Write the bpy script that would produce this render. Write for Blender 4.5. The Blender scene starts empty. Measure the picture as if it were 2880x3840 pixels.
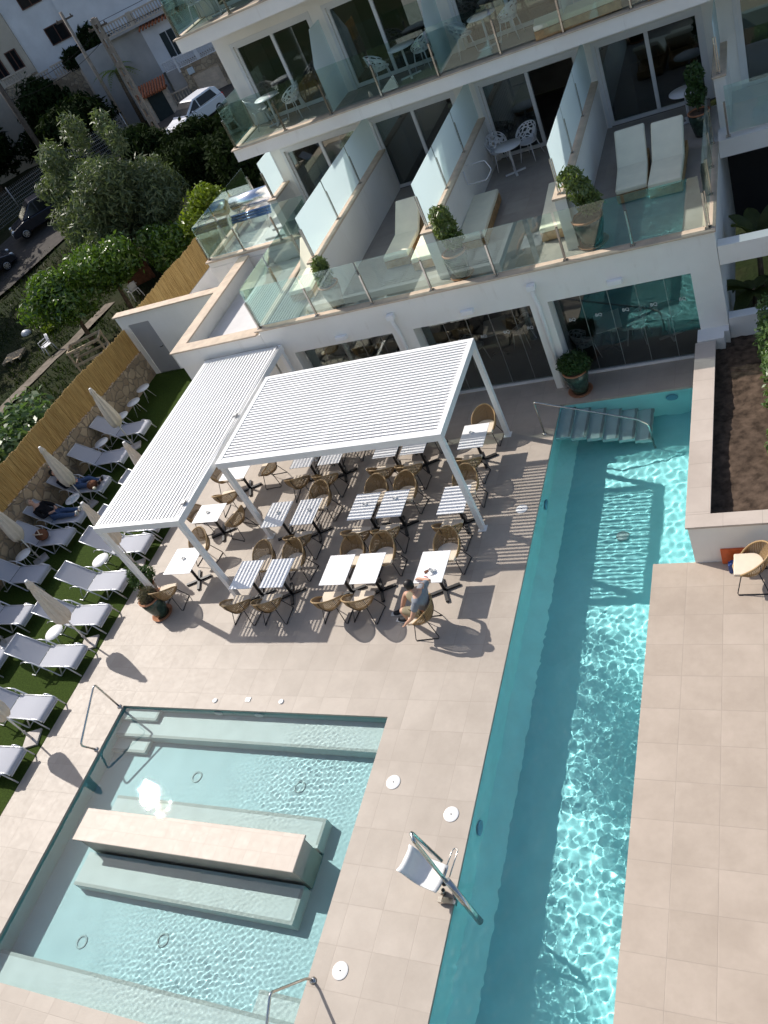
import bpy, math, random
import numpy as np
from mathutils import Vector, Matrix
R = math.radians
random.seed(7)
rng = np.random.RandomState(11)
sc = bpy.context.scene
COL = sc.collection

# ------------------------------------------------------------------ mesh helper
class MB:
    def __init__(s):
        s.v = []; s.f = []; s.sm = []; s.uv = []
    def add(s, vs, fs, smooth=False, uvs=None):
        b = len(s.v)
        s.v += [tuple(map(float, p)) for p in vs]
        for i, f in enumerate(fs):
            s.f.append(tuple(b + k for k in f)); s.sm.append(smooth)
            s.uv.append(uvs[i] if uvs else None)
        return s
    def box(s, x0, x1, y0, y1, z0, z1):
        v = [(x0,y0,z0),(x1,y0,z0),(x1,y1,z0),(x0,y1,z0),(x0,y0,z1),(x1,y0,z1),(x1,y1,z1),(x0,y1,z1)]
        return s.add(v, [(0,3,2,1),(4,5,6,7),(0,1,5,4),(1,2,6,5),(2,3,7,6),(3,0,4,7)])
    def obox(s, c, size, rz=0, rx=0, ry=0):
        m = Matrix.Translation(c) @ Matrix.Rotation(rz,4,'Z') @ Matrix.Rotation(ry,4,'Y') @ Matrix.Rotation(rx,4,'X')
        a,b,d = size[0]/2,size[1]/2,size[2]/2
        v = [m @ Vector(p) for p in [(-a,-b,-d),(a,-b,-d),(a,b,-d),(-a,b,-d),(-a,-b,d),(a,-b,d),(a,b,d),(-a,b,d)]]
        return s.add(v, [(0,3,2,1),(4,5,6,7),(0,1,5,4),(1,2,6,5),(2,3,7,6),(3,0,4,7)])
    def quad(s, a, b, c, d):
        return s.add([a,b,c,d], [(0,1,2,3)])
    def poly(s, pts, z0, z1):
        n = len(pts)
        v = [(x,y,z0) for x,y in pts] + [(x,y,z1) for x,y in pts]
        f = [tuple(range(n-1,-1,-1)), tuple(range(n,2*n))] + [(i,(i+1)%n,n+(i+1)%n,n+i) for i in range(n)]
        return s.add(v, f)
    def tube(s, pts, r, n=8, closed=False, caps=True):
        P = [Vector(p) for p in pts]; k = len(P)
        rs = r if isinstance(r,(list,tuple)) else [r]*k
        vs = []; up = None
        for i in range(k):
            if closed: t = (P[(i+1)%k]-P[i-1])
            else: t = (P[min(i+1,k-1)]-P[max(i-1,0)])
            t.normalize()
            if up is None:
                a = Vector((0,0,1)) if abs(t.z)<.9 else Vector((1,0,0))
                up = (a - t*a.dot(t)).normalized()
            else:
                up = (up - t*up.dot(t))
                if up.length<1e-6: up = t.orthogonal()
                up.normalize()
            w = t.cross(up)
            for j in range(n):
                a = 2*math.pi*j/n
                vs.append(P[i] + (up*math.cos(a)+w*math.sin(a))*rs[i])
        fs = []
        for i in range(k if closed else k-1):
            for j in range(n):
                a=i*n+j; b=i*n+(j+1)%n; c=((i+1)%k)*n+(j+1)%n; d=((i+1)%k)*n+j
                fs.append((a,b,c,d))
        s.add(vs, fs, True)
        if caps and not closed:
            b = len(s.v)-len(vs)
            s.f.append(tuple(b+j for j in range(n-1,-1,-1))); s.sm.append(False); s.uv.append(None)
            s.f.append(tuple(b+(k-1)*n+j for j in range(n))); s.sm.append(False); s.uv.append(None)
        return s
    def lathe(s, prof, n=20, c=(0,0,0), sx=1, sy=1, caps=True, smooth=True):
        vs = []
        for r,z in prof:
            for j in range(n):
                a = 2*math.pi*j/n
                vs.append((c[0]+r*sx*math.cos(a), c[1]+r*sy*math.sin(a), c[2]+z))
        fs = []
        for i in range(len(prof)-1):
            for j in range(n):
                fs.append((i*n+j, i*n+(j+1)%n, (i+1)*n+(j+1)%n, (i+1)*n+j))
        s.add(vs, fs, smooth)
        if caps:
            b = len(s.v)-len(vs); m=len(prof)-1
            s.f.append(tuple(b+j for j in range(n-1,-1,-1))); s.sm.append(False); s.uv.append(None)
            s.f.append(tuple(b+m*n+j for j in range(n))); s.sm.append(False); s.uv.append(None)
        return s
    def grid(s, X, Y, Z, smooth=True, uv=None):
        ny,nx = X.shape
        vs = np.stack([X,Y,Z],-1).reshape(-1,3).tolist()
        fs=[]; us=[]
        for i in range(ny-1):
            for j in range(nx-1):
                q=(i*nx+j, i*nx+j+1, (i+1)*nx+j+1, (i+1)*nx+j); fs.append(q)
                if uv is not None: us.append([tuple(uv[k//nx][k%nx]) for k in q])
        return s.add(vs, fs, smooth, us if uv is not None else None)
    def ell(s, c, r, n=14, m=9):
        prof=[(max(.001,math.sin(math.pi*i/m)), -math.cos(math.pi*i/m)) for i in range(m+1)]
        vs=[]
        for q,z in prof:
            for j in range(n):
                a=2*math.pi*j/n; vs.append((c[0]+r[0]*q*math.cos(a), c[1]+r[1]*q*math.sin(a), c[2]+r[2]*z))
        fs=[(i*n+j,i*n+(j+1)%n,(i+1)*n+(j+1)%n,(i+1)*n+j) for i in range(m) for j in range(n)]
        return s.add(vs, fs, True)
    def build(s, name, mat, parent=None, bev=0, loc=None):
        me = bpy.data.meshes.new(name)
        me.from_pydata(s.v, [], s.f)
        me.polygons.foreach_set('use_smooth', s.sm)
        if any(u is not None for u in s.uv):
            L = me.uv_layers.new(name='UVMap'); k=0; d=[]
            for f,u in zip(s.f, s.uv):
                for i in range(len(f)): d += list(u[i]) if u else [0,0]
            L.data.foreach_set('uv', d)
        me.materials.append(mat); me.update()
        o = bpy.data.objects.new(name, me); COL.objects.link(o)
        if parent: o.parent = parent
        if loc: o.location = loc
        if bev:
            b = o.modifiers.new('bevel','BEVEL'); b.width=bev; b.segments=2; b.limit_method='ANGLE'
        return o

def tag(o, label=None, cat=None, group=None, kind=None):
    if label: o['label']=label
    if cat: o['category']=cat
    if group: o['group']=group
    if kind: o['kind']=kind
    return o
def thing(name, label, cat, loc=(0,0,0), rz=0, group=None):
    o = bpy.data.objects.new(name, None); COL.objects.link(o); o.empty_display_size=.1
    o.location=loc; o.rotation_euler=(0,0,rz)
    return tag(o,label,cat,group)
def sub(name, parent, loc=(0,0,0), rz=0):
    o = bpy.data.objects.new(name, None); COL.objects.link(o); o.parent=parent; o.empty_display_size=.1
    o.location=loc; o.rotation_euler=(0,0,rz); return o
def struct(o): o['kind']='structure'; return o
KIDS={}
def kids(o):
    return [c for c in COL.objects if c.parent==o]
def dup(root, loc, rz=0, label=None, group=None):
    if root.name not in KIDS: KIDS[root.name]=[(c,kids(c)) for c in kids(root)]
    r=root.copy(); COL.objects.link(r); r.location=loc; r.rotation_euler=(0,0,rz)
    if label: r['label']=label
    if group: r['group']=group
    for c,g in KIDS[root.name]:
        d=c.copy(); COL.objects.link(d); d.parent=r
        for e in g:
            h=e.copy(); COL.objects.link(h); h.parent=d
    return r
USED=set()
def place(root, loc, rz, label, group):
    if root.name not in USED:
        USED.add(root.name); kids_=[(c,kids(c)) for c in kids(root)]; KIDS[root.name]=kids_
        root.location=loc; root.rotation_euler=(0,0,rz); root['label']=label; root['group']=group; return root
    return dup(root, loc, rz, label, group)

# ------------------------------------------------------------------ materials
class NT:
    def __init__(s, name):
        s.m=bpy.data.materials.new(name); s.m.use_nodes=True; s.t=s.m.node_tree; s.t.nodes.clear()
        s.out=s.n('ShaderNodeOutputMaterial')
    def n(s, typ, **kw):
        nd=s.t.nodes.new(typ)
        for k,v in kw.items():
            if k.startswith('i_'):
                key=k[2:].replace('_',' '); nd.inputs[key].default_value=v
            else: setattr(nd,k,v)
        return nd
    def l(s,a,b): s.t.links.new(a,b)
    def math(s, op, a, b=0, c=0, clamp=False):
        nd=s.n('ShaderNodeMath', operation=op); nd.use_clamp=clamp
        for i,x in enumerate((a,b,c)):
            if isinstance(x,(int,float)): nd.inputs[i].default_value=x
            else: s.l(x, nd.inputs[i])
        return nd.outputs[0]
    def mix(s, f, a, b, blend='MIX'):
        nd=s.n('ShaderNodeMix', data_type='RGBA', blend_type=blend)
        for k,x in ((0,f),(6,a),(7,b)):
            if isinstance(x,(int,float)): nd.inputs[k].default_value=x
            elif isinstance(x,tuple): nd.inputs[k].default_value=(*x[:3],1)
            else: s.l(x, nd.inputs[k])
        return nd.outputs[2]
    def coord(s, kind='Object'):
        return s.n('ShaderNodeTexCoord').outputs[kind]
    def scale(s, vec, sc_):
        nd=s.n('ShaderNodeMapping'); s.l(vec, nd.inputs[0]); nd.inputs['Scale'].default_value=sc_; return nd.outputs[0]
    def noise(s, vec, scale, detail=4, rough=.55):
        nd=s.n('ShaderNodeTexNoise'); nd.inputs['Scale'].default_value=scale; nd.inputs['Detail'].default_value=detail; nd.inputs['Roughness'].default_value=rough
        if vec is not None: s.l(vec, nd.inputs['Vector'])
        return nd.outputs['Fac']
    def ramp(s, f, *stops):
        nd=s.n('ShaderNodeValToRGB'); cr=nd.color_ramp
        while len(cr.elements)<len(stops): cr.elements.new(.5)
        for e,(p,c) in zip(cr.elements,stops):
            e.position=p; e.color=(*c,1) if isinstance(c,tuple) else (c,c,c,1)
        s.l(f, nd.inputs[0]); return nd.outputs[0]
    def pbr(s, col, rough=.6, metal=0, spec=.5, bump=None, bs=.2, bd=.01):
        p=s.n('ShaderNodeBsdfPrincipled')
        if isinstance(col,tuple): p.inputs['Base Color'].default_value=(*col,1)
        else: s.l(col,p.inputs['Base Color'])
        if isinstance(rough,(int,float)): p.inputs['Roughness'].default_value=rough
        else: s.l(rough,p.inputs['Roughness'])
        p.inputs['Metallic'].default_value=metal; p.inputs['Specular IOR Level'].default_value=spec
        if bump is not None:
            b=s.n('ShaderNodeBump'); b.inputs['Strength'].default_value=bs; b.inputs['Distance'].default_value=bd
            s.l(bump,b.inputs['Height']); s.l(b.outputs[0],p.inputs['Normal'])
        return p.outputs[0]
    def done(s, sh): s.l(sh, s.out.inputs[0]); return s.m
    def mixsh(s, f, a, b):
        nd=s.n('ShaderNodeMixShader')
        if isinstance(f,(int,float)): nd.inputs[0].default_value=f
        else: s.l(f,nd.inputs[0])
        s.l(a,nd.inputs[1]); s.l(b,nd.inputs[2]); return nd.outputs[0]
    def bsdf(s, typ, col, rough=None):
        nd=s.n(typ)
        if isinstance(col,tuple): nd.inputs['Color'].default_value=(*col,1)
        else: s.l(col,nd.inputs['Color'])
        if rough is not None: nd.inputs['Roughness'].default_value=rough
        return nd.outputs[0]

def simple(name, col, rough=.6, metal=0, spec=.5, var=.12, vs=3.0, bs=0, bsc=60):
    t=NT(name); c=t.coord()
    f=t.noise(c, vs, 5)
    a=tuple(min(1,x*(1-var)) for x in col); b=tuple(min(1,x*(1+var)) for x in col)
    colr=t.mix(t.ramp(f,(.3,0.),(.7,1.)), a, b)
    bump=t.noise(c,bsc,3) if bs else None
    return t.done(t.pbr(colr, rough, metal, spec, bump, bs, .004))

def tile_mat(name, ox, oy, c1, c2, size=.6, grout=(.31,.26,.215)):
    t=NT(name); c=t.coord(); sp=t.n('ShaderNodeSeparateXYZ'); t.l(c,sp.inputs[0])
    u=t.math('DIVIDE', t.math('SUBTRACT',sp.outputs[0],ox), size); v=t.math('DIVIDE', t.math('SUBTRACT',sp.outputs[1],oy), size)
    def edge(q):
        f=t.math('FRACT',q); d=t.math('MINIMUM', f, t.math('SUBTRACT',1,f)); return d
    d=t.math('MINIMUM',edge(u),edge(v))
    cb=t.n('ShaderNodeCombineXYZ'); t.l(t.math('FLOOR',u),cb.inputs[0]); t.l(t.math('FLOOR',v),cb.inputs[1])
    wn=t.n('ShaderNodeTexWhiteNoise', noise_dimensions='3D'); t.l(cb.outputs[0],wn.inputs['Vector'])
    # shift the cloud noise per tile so that the veining breaks at each joint
    va=t.n('ShaderNodeVectorMath', operation='MULTIPLY_ADD'); t.l(wn.outputs['Color'],va.inputs[0]); va.inputs[1].default_value=(7,7,7); t.l(c,va.inputs[2])
    n1=t.noise(va.outputs[0],1.6,6,.6); n2=t.noise(va.outputs[0],9,5,.6)
    f=t.math('ADD', t.math('MULTIPLY',n1,.9), t.math('MULTIPLY',n2,.35)); f=t.math('ADD',f,t.math('MULTIPLY',t.math('SUBTRACT',wn.outputs['Value'],.5),.17))
    col=t.mix(t.ramp(f,(.38,0.),(.86,1.)),c1,c2)
    st=t.noise(c,.7,4); col=t.mix(t.ramp(st,(.50,0.),(.74,.42)),col,(c1[0]*.8,c1[1]*.78,c1[2]*.76))
    g=t.ramp(d,(.006,1.),(.011,0.))
    gn=t.noise(c,2.3,2)
    col=t.mix(t.math('MULTIPLY',g,t.math('MULTIPLY_ADD',gn,1.1,-.05,True)),col,grout)
    rough=t.math('MULTIPLY_ADD',n2,.25,.42)
    return t.done(t.pbr(col,rough,0,.4,t.math('SUBTRACT',t.math('MULTIPLY',n2,.2),g),.25,.004))

def leaf_mat(name, c1, c2, trans=.3, rough=.45, sc_=2.0, spec=.4):
    t=NT(name); c=t.coord()
    n=t.math('ADD',t.math('MULTIPLY',t.noise(c,sc_,3),.6),t.math('MULTIPLY',t.noise(c,sc_*14,2),.5))
    col=t.mix(t.ramp(n,(.35,0.),(.75,1.)),c1,c2)
    p=t.pbr(col,rough,0,spec)
    tr=t.bsdf('ShaderNodeBsdfTranslucent',t.mix(.5,col,(c2[0]*1.3,c2[1]*1.5,c2[2]*.5)))
    return t.done(t.mixsh(trans,p,tr))

def glass_mat(name, tint, gloss=.10, rough=0.0, edge=.5):
    t=NT(name)
    lw=t.n('ShaderNodeLayerWeight'); lw.inputs['Blend'].default_value=.35
    f=t.math('MULTIPLY_ADD',lw.outputs['Fresnel'],edge,gloss,clamp=True)
    a=t.bsdf('ShaderNodeBsdfTransparent',tint); g=t.bsdf('ShaderNodeBsdfGlossy',(.9,.97,.95),rough)
    return t.done(t.mixsh(f,a,g))

M={}
M['deckL']=tile_mat('porcelain_tile_left',-5.268,-1.184,(.36,.308,.257),(.455,.395,.335))
M['deckR']=tile_mat('porcelain_tile_right',0,0,(.395,.325,.262),(.49,.408,.335))
M['coptile']=tile_mat('planter_coping_tile',.1,.25,(.46,.39,.335),(.55,.475,.41),.6)
M['terrtile']=tile_mat('terrace_tile',.1,.1,(.30,.265,.235),(.40,.36,.32),.6)
M['bartile']=tile_mat('bar_tile',-10.55,-5.8,(.50,.43,.36),(.58,.505,.43),.3,(.45,.38,.31))
M['white']=simple('white_render',(.87,.85,.795),.75,0,.3,.05,1.2,.25,140)
def render_mat():
    t=NT('white_render_streaked'); c=t.coord()
    base=t.mix(t.ramp(t.noise(c,1.1,5),(.3,0.),(.7,1.)),(.83,.81,.755),(.89,.87,.82))
    st=t.noise(t.scale(c,(5,5,.35)),1.6,5,.6); sm=t.noise(c,2.6,4)
    k=t.math('MULTIPLY',t.ramp(st,(.56,0.),(.74,1.)),t.ramp(sm,(.45,0.),(.65,.34)))
    base=t.mix(k,base,(.50,.44,.36))
    return t.done(t.pbr(base,.78,0,.3,t.noise(c,130,3),.25,.004))
M['white']=render_mat()
M['whitecool']=simple('white_render_cool',(.78,.77,.75),.75,0,.3,.06,1.0,.25,140)
M['stone']=simple('sandstone_coping',(.60,.485,.37),.7,0,.3,.14,4)
M['greydoor']=simple('grey_door_paint',(.36,.365,.37),.5,0,.4,.05,2)
M['alu']=simple('white_powder_coat',(.86,.86,.85),.35,0,.5,.03,2)
M['slat']=simple('white_louvre',(.88,.88,.88),.4,0,.5,.03,1.5)
M['frame']=simple('white_window_frame',(.72,.73,.73),.4,0,.5,.03)
M['steel']=simple('brushed_steel',(.55,.52,.48),.22,1,.5,.12,30)
M['steelgreen']=simple('polished_rail_steel',(.60,.60,.56),.16,1,.5,.1,20)
M['greypaint']=simple('silver_lounger_frame',(.66,.67,.69),.35,.35,.5,.05)
M['black']=simple('black_steel',(.018,.018,.020),.4,0,.5,.3)
M['cablematte']=simple('matte_cable',(.02,.02,.02),1,0,0,.1)
M['sling']=simple('grey_sling_fabric',(.42,.43,.475),.7,0,.25,.05,120,.3,300)
M['tabletop']=simple('white_laminate',(.85,.85,.85),.3,0,.5,.02)
M['cushion']=simple('cream_cushion',(.74,.64,.51),.9,0,.2,.05,6,.2,200)
M['bedcushion']=simple('ivory_mattress',(.88,.84,.66),.85,0,.2,.05,3,.2,150)
M['lampblue']=simple('pool_lamp_lens',(.13,.36,.50),.3,0,.5,.1)
M['ringgrey']=simple('drain_ring',(.24,.37,.38),.6,0,.3,.1)
M['wood']=simple('warm_wood',(.42,.26,.12),.55,0,.4,.25,8)
M['rim']=simple('rattan_rim',(.36,.24,.115),.55,0,.4,.25,50)
M['canvas']=simple('cream_canvas',(.72,.64,.54),.85,0,.2,.07,6,.3,40)
M['slab']=simple('concrete_slab',(.55,.50,.46),.8,0,.3,.12,7)
M['turf']=simple('artificial_turf',(.036,.060,.010),.95,0,.1,.35,26,.8,220)
M['soil']=simple('dark_soil',(.085,.060,.044),.95,0,.1,.55,7,1.0,60)
M['terracotta']=simple('terracotta',(.42,.19,.10),.7,0,.3,.2,8)
M['plasticwhite']=simple('white_plastic',(.82,.82,.80),.4,0,.5,.04)
M['chairwhite']=simple('white_resin',(.70,.70,.72),.4,0,.5,.04)
M['asphalt']=simple('asphalt',(.06,.052,.045),.9,0,.3,.25,4)
M['trunk']=simple('bark',(.13,.095,.065),.9,0,.2,.45,9,.9,40)
M['orange']=simple('orange_plastic',(.70,.13,.03),.45,0,.5,.15,12)
M['blue']=simple('blue_plastic',(.02,.06,.24),.45,0,.5,.15,12)
M['rooftile']=simple('clay_roof_tile',(.34,.115,.055),.8,0,.3,.4,14)
M['darkshutter']=simple('green_black_shutter',(.020,.032,.034),.6,0,.4,.2)
M['houseA']=simple('old_white_wall',(.68,.68,.69),.85,0,.2,.10,.8)
M['houseB']=simple('old_grey_wall',(.40,.385,.37),.9,0,.2,.16,.9)
M['houseC']=simple('old_beige_wall',(.48,.42,.34),.9,0,.2,.12,.9)
M['balu']=simple('cast_balustrade',(.50,.42,.34),.85,0,.2,.16,6)
M['brownframe']=simple('brown_window',(.10,.042,.028),.6,0,.4,.3)
M['darkglass']=simple('dark_pane',(.012,.013,.016),.1,0,.3,.3)
M['carwhite']=simple('white_car_paint',(.80,.80,.83),.22,0,.6,.02)
M['cardark']=simple('dark_blue_car_paint',(.014,.016,.028),.2,0,.6,.1)
M['rubber']=simple('tyre_rubber',(.015,.015,.015),.85,0,.2,.2)
M['hub']=simple('alloy_rim',(.55,.55,.57),.3,.8,.5,.05)
M['redlight']=simple('red_lamp_lens',(.5,.02,.02),.2,0,.6,.1)
M['headlight']=simple('clear_lamp_lens',(.75,.78,.8),.1,0,.6,.1)
M['concretepole']=simple('weathered_concrete',(.30,.25,.20),.9,0,.2,.2,5)
M['woodpole']=simple('weathered_wood_pole',(.12,.095,.075),.9,0,.2,.3,9)
M['galv']=simple('galvanised_wire',(.40,.40,.40),.45,.7,.5,.1)
M['skin']=simple('skin',(.56,.33,.23),.55,0,.35,.08,12)
M['hair']=simple('black_hair',(.012,.010,.009),.5,0,.4,.3,60)
M['hairgrey']=simple('ash_blond_hair',(.30,.24,.17),.6,0,.3,.3,60)
M['shirt']=simple('grey_tshirt',(.235,.25,.275),.9,0,.15,.08,20,.3,120)
M['khaki']=simple('khaki_shorts',(.26,.225,.15),.9,0,.15,.12,18,.3,90)
M['denim']=simple('blue_denim',(.055,.095,.19),.9,0,.15,.2,25)
M['blackcloth']=simple('black_knit',(.013,.013,.015),.95,0,.1,.3,20)
M['shoe']=simple('black_trainer',(.02,.021,.024),.7,0,.3,.3,30)
M['sole']=simple('white_sole',(.72,.70,.66),.7,0,.3,.05)
M['silverfoil']=simple('insulation_foil',(.80,.81,.84),.20,1,.5,.10,22,.6,24)
M['bluetube']=simple('collector_tube',(.05,.12,.30),.12,.4,.6,.3,10)
M['ceramicgreen']=simple('green_glazed_pot',(.030,.058,.042),.12,0,.6,.5,9)
M['pinkpot']=simple('beige_glazed_pot',(.33,.27,.22),.3,0,.5,.3,6)
M['roofmembrane']=simple('white_roof_membrane',(.66,.64,.63),.8,0,.3,.08,1.6)
M['courtshade']=simple('shade_toned_court_wall',(.035,.035,.037),.8,0,.2,.2,.7)  # near-black base colour stands in for the deep shade of the court
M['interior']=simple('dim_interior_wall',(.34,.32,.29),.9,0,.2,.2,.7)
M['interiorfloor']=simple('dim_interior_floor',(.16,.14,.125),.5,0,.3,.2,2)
M['paver']=simple('dirt_path',(.20,.17,.14),.95,0,.1,.3,3,.6,30)
M['poollap']=simple('aqua_pool_plaster',(.235,.60,.625),.6,0,.3,.05,2)
M['poollapwall']=simple('light_aqua_pool_wall',(.42,.82,.82),.6,0,.3,.06,2)
M['poolsm']=simple('pale_aqua_pool_plaster',(.245,.425,.45),.6,0,.3,.05,2)
M['poolsmwall']=simple('pale_aqua_pool_wall',(.15,.34,.34),.6,0,.3,.06,2)
M['bench']=simple('submerged_bench_tile',(.35,.455,.45),.6,0,.3,.06,3)
M['benchedge']=simple('submerged_bench_nosing',(.22,.29,.28),.6,0,.3,.06,3)
M['stepgrey']=simple('submerged_step_tile',(.46,.60,.60),.6,0,.3,.06,3)
M['pinksign']=simple('pale_sign',(.55,.62,.66),.5,0,.4,.15,20)
M['clutter']=simple('rusty_brown',(.16,.07,.04),.9,0,.2,.4,5)
M['palewood']=simple('raw_timber',(.46,.36,.24),.8,0,.2,.25,7)
M['glass']=glass_mat('balustrade_glass',(.87,.955,.935),.05,0,.6)
M['pane']=glass_mat('window_pane',(.62,.63,.62),.10,.0,.8)
M['panedark']=glass_mat('patio_pane',(.75,.77,.77),.06,.0,.6)

def frosted():
    t=NT('frosted_screen_glass')
    d=t.bsdf('ShaderNodeBsdfTranslucent',(.86,.93,.96)); e=t.bsdf('ShaderNodeBsdfDiffuse',(.80,.89,.92)); a=t.bsdf('ShaderNodeBsdfTransparent',(.74,.88,.84))
    return t.done(t.mixsh(.26,t.mixsh(.30,d,e),a))
M['frost']=frosted()
def wicker(name, c1, c2, hole, sc_):
    t=NT(name); uv=t.coord('UV'); v=t.scale(uv,(sc_,sc_,1))
    sp=t.n('ShaderNodeSeparateXYZ'); t.l(v,sp.inputs[0])
    a=t.math('ABSOLUTE',t.math('SINE',t.math('MULTIPLY',sp.outputs[0],math.pi))); b=t.math('ABSOLUTE',t.math('SINE',t.math('MULTIPLY',sp.outputs[1],math.pi)))
    m=t.math('MULTIPLY',a,b); h=t.math('GREATER_THAN',m,hole)
    c=t.coord(); col=t.mix(t.noise(c,40,3),c1,c2)
    p=t.pbr(col,.6,0,.35); tr=t.bsdf('ShaderNodeBsdfTransparent',(1,1,1))
    return t.done(t.mixsh(h,p,tr))
M['wicker']=wicker('rattan_weave',(.20,.125,.055),(.33,.215,.095),.80,1.0)
def lattice():
    t=NT('branch_pattern_resin'); uv=t.coord('UV')
    vo=t.n('ShaderNodeTexVoronoi', feature='DISTANCE_TO_EDGE'); vo.inputs['Scale'].default_value=1.0; t.l(uv,vo.inputs['Vector'])
    h=t.math('GREATER_THAN',vo.outputs['Distance'],.13)
    p=t.pbr((.70,.71,.73),.4,0,.5); tr=t.bsdf('ShaderNodeBsdfTransparent',(1,1,1))
    return t.done(t.mixsh(h,p,tr))
M['lattice']=lattice()
def stonewall():
    t=NT('rubble_stone'); c=t.coord()
    nz=t.n('ShaderNodeTexNoise'); nz.inputs['Scale'].default_value=3; t.l(c,nz.inputs['Vector'])
    va=t.n('ShaderNodeVectorMath',operation='MULTIPLY_ADD'); t.l(nz.outputs['Color'],va.inputs[0]); va.inputs[1].default_value=(.25,.25,.25); t.l(c,va.inputs[2])
    vo=t.n('ShaderNodeTexVoronoi', feature='DISTANCE_TO_EDGE'); vo.inputs['Scale'].default_value=3.6; t.l(va.outputs[0],vo.inputs['Vector'])
    v2=t.n('ShaderNodeTexVoronoi', feature='F1'); v2.inputs['Scale'].default_value=3.6; t.l(va.outputs[0],v2.inputs['Vector'])
    sp=t.n('ShaderNodeSeparateColor'); t.l(v2.outputs['Color'],sp.inputs[0])
    col=t.mix(sp.outputs[0],(.30,.23,.155),(.56,.45,.31)); col=t.mix(t.math('MULTIPLY',t.noise(c,9,5),.5),col,(.17,.13,.095))
    mo=t.ramp(vo.outputs['Distance'],(.02,1.),(.07,0.)); col=t.mix(mo,col,(.23,.19,.145))
    return t.done(t.pbr(col,.9,0,.2,t.ramp(vo.outputs['Distance'],(.0,0.),(.12,1.)),.7,.03))
M['rubble']=stonewall()
def reed():
    t=NT('reed_screen'); c=t.coord(); v=t.scale(c,(30,30,1.5)); n=t.noise(v,1.2,4,.7); n2=t.noise(c,2.2,3)
    col=t.mix(t.ramp(n,(.3,0.),(.7,1.)),(.25,.155,.045),(.74,.56,.25)); col=t.mix(t.math('MULTIPLY',n2,.35),col,(.60,.45,.22))
    p=t.pbr(col,.7,0,.3); tr=t.bsdf('ShaderNodeBsdfTranslucent',col)
    return t.done(t.mixsh(.38,p,tr))
M['reed']=reed()
def mesh_fence():
    t=NT('welded_mesh'); c=t.coord('UV'); sp=t.n('ShaderNodeSeparateXYZ'); t.l(c,sp.inputs[0])
    a=t.math('LESS_THAN',t.math('FRACT',sp.outputs[0]),.16); b=t.math('LESS_THAN',t.math('FRACT',sp.outputs[1]),.16)
    f=t.math('MAXIMUM',a,b); p=t.pbr((.26,.26,.26),.5,.6,.5); tr=t.bsdf('ShaderNodeBsdfTransparent',(1,1,1))
    return t.done(t.mixsh(f,tr,p))
M['meshfence']=mesh_fence()
def water():
    t=NT('pool_water'); g=t.n('ShaderNodeBsdfGlass'); g.inputs['IOR'].default_value=1.33; g.inputs['Roughness'].default_value=0; g.inputs['Color'].default_value=(.97,1,1,1)
    return t.done(g.outputs[0])
M['water']=water()
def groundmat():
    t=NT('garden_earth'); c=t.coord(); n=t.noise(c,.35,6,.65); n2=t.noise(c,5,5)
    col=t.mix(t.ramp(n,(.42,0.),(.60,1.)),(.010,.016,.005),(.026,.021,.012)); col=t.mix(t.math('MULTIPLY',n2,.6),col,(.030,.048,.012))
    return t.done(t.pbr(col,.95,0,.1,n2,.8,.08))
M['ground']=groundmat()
M['olive']=leaf_mat('olive_leaf',(.055,.080,.036),(.175,.215,.105),.25,.5,1.2)
M['citrus']=leaf_mat('citrus_leaf',(.040,.085,.012),(.14,.23,.035),.30,.3,1.5,.6)
M['darkleaf']=leaf_mat('shadow_side_evergreen_leaf',(.009,.016,.006),(.026,.042,.014),.12,.8,.8,.03)  # low albedo puts the shadow side of the trees into the leaf colour
M['fig']=leaf_mat('fig_leaf',(.040,.085,.022),(.14,.22,.085),.30,.4,2.5,.5)
M['lemon']=leaf_mat('lemon_leaf',(.075,.13,.012),(.22,.28,.03),.35,.4,1.8)
M['ficus']=leaf_mat('schefflera_leaf',(.06,.10,.02),(.24,.30,.09),.3,.35,9,.6)
M['ivy']=leaf_mat('ivy_leaf',(.04,.085,.02),(.16,.25,.08),.3,.4,7,.5)
M['dryherb']=leaf_mat('grey_herb_leaf',(.08,.075,.05),(.19,.17,.115),.2,.8,10,.1)
M['pothedge']=leaf_mat('potted_shrub_leaf',(.018,.045,.010),(.06,.12,.028),.25,.45,8)
M['banana']=leaf_mat('banana_leaf',(.03,.05,.012),(.10,.115,.035),.4,.5,3)
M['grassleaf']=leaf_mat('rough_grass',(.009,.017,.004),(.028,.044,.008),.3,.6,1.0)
# ------------------------------------------------------------------ ground, deck, lawn
def gz(x,y):
    t=min(1,max(0,(y-17)/20)); t=t*t*(3-2*t)
    z=-.9+2.25*t
    t2=min(1,max(0,(-x-60)/60)); z+=t2*4
    return z
xs=sorted(set([-160,-130,-110,-95]+[round(-85+2.2*i,2) for i in range(31)]+[-18.62,-18.60,-18.3,-10,0,10,30,60,110,160]))
ys=sorted(set([-120,-80,-50,-30]+[round(-20+2.2*i,2) for i in range(46)]+[24.0,24.02,100,130,170]))
b=MB(); X,Y=np.meshgrid(xs,ys); Z=np.zeros_like(X,dtype=float)
for i in range(X.shape[0]):
    for j in range(X.shape[1]):
        x,y=X[i,j],Y[i,j]
        z=gz(x,y)+.12*math.sin(x*.9+y*.31)*math.cos(y*.7-x*.2)
        if x>-18.61 and -30<=y<=24.01: z=-3.0
        Z[i,j]=z
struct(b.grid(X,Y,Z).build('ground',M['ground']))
T_=-.05
b=MB()
for r in [(-13.15,-11.42,-20,6.15),(-11.42,-4.98,-2.75,6.15),(-11.42,-4.98,-20,-8.15),(-4.98,-2.99,-20,6.15),(-2.99,-.59,-20,-14.05),(-2.99,.12,5.52,6.15)]:
    b.box(r[0],r[1],r[2],r[3],T_,0)
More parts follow.
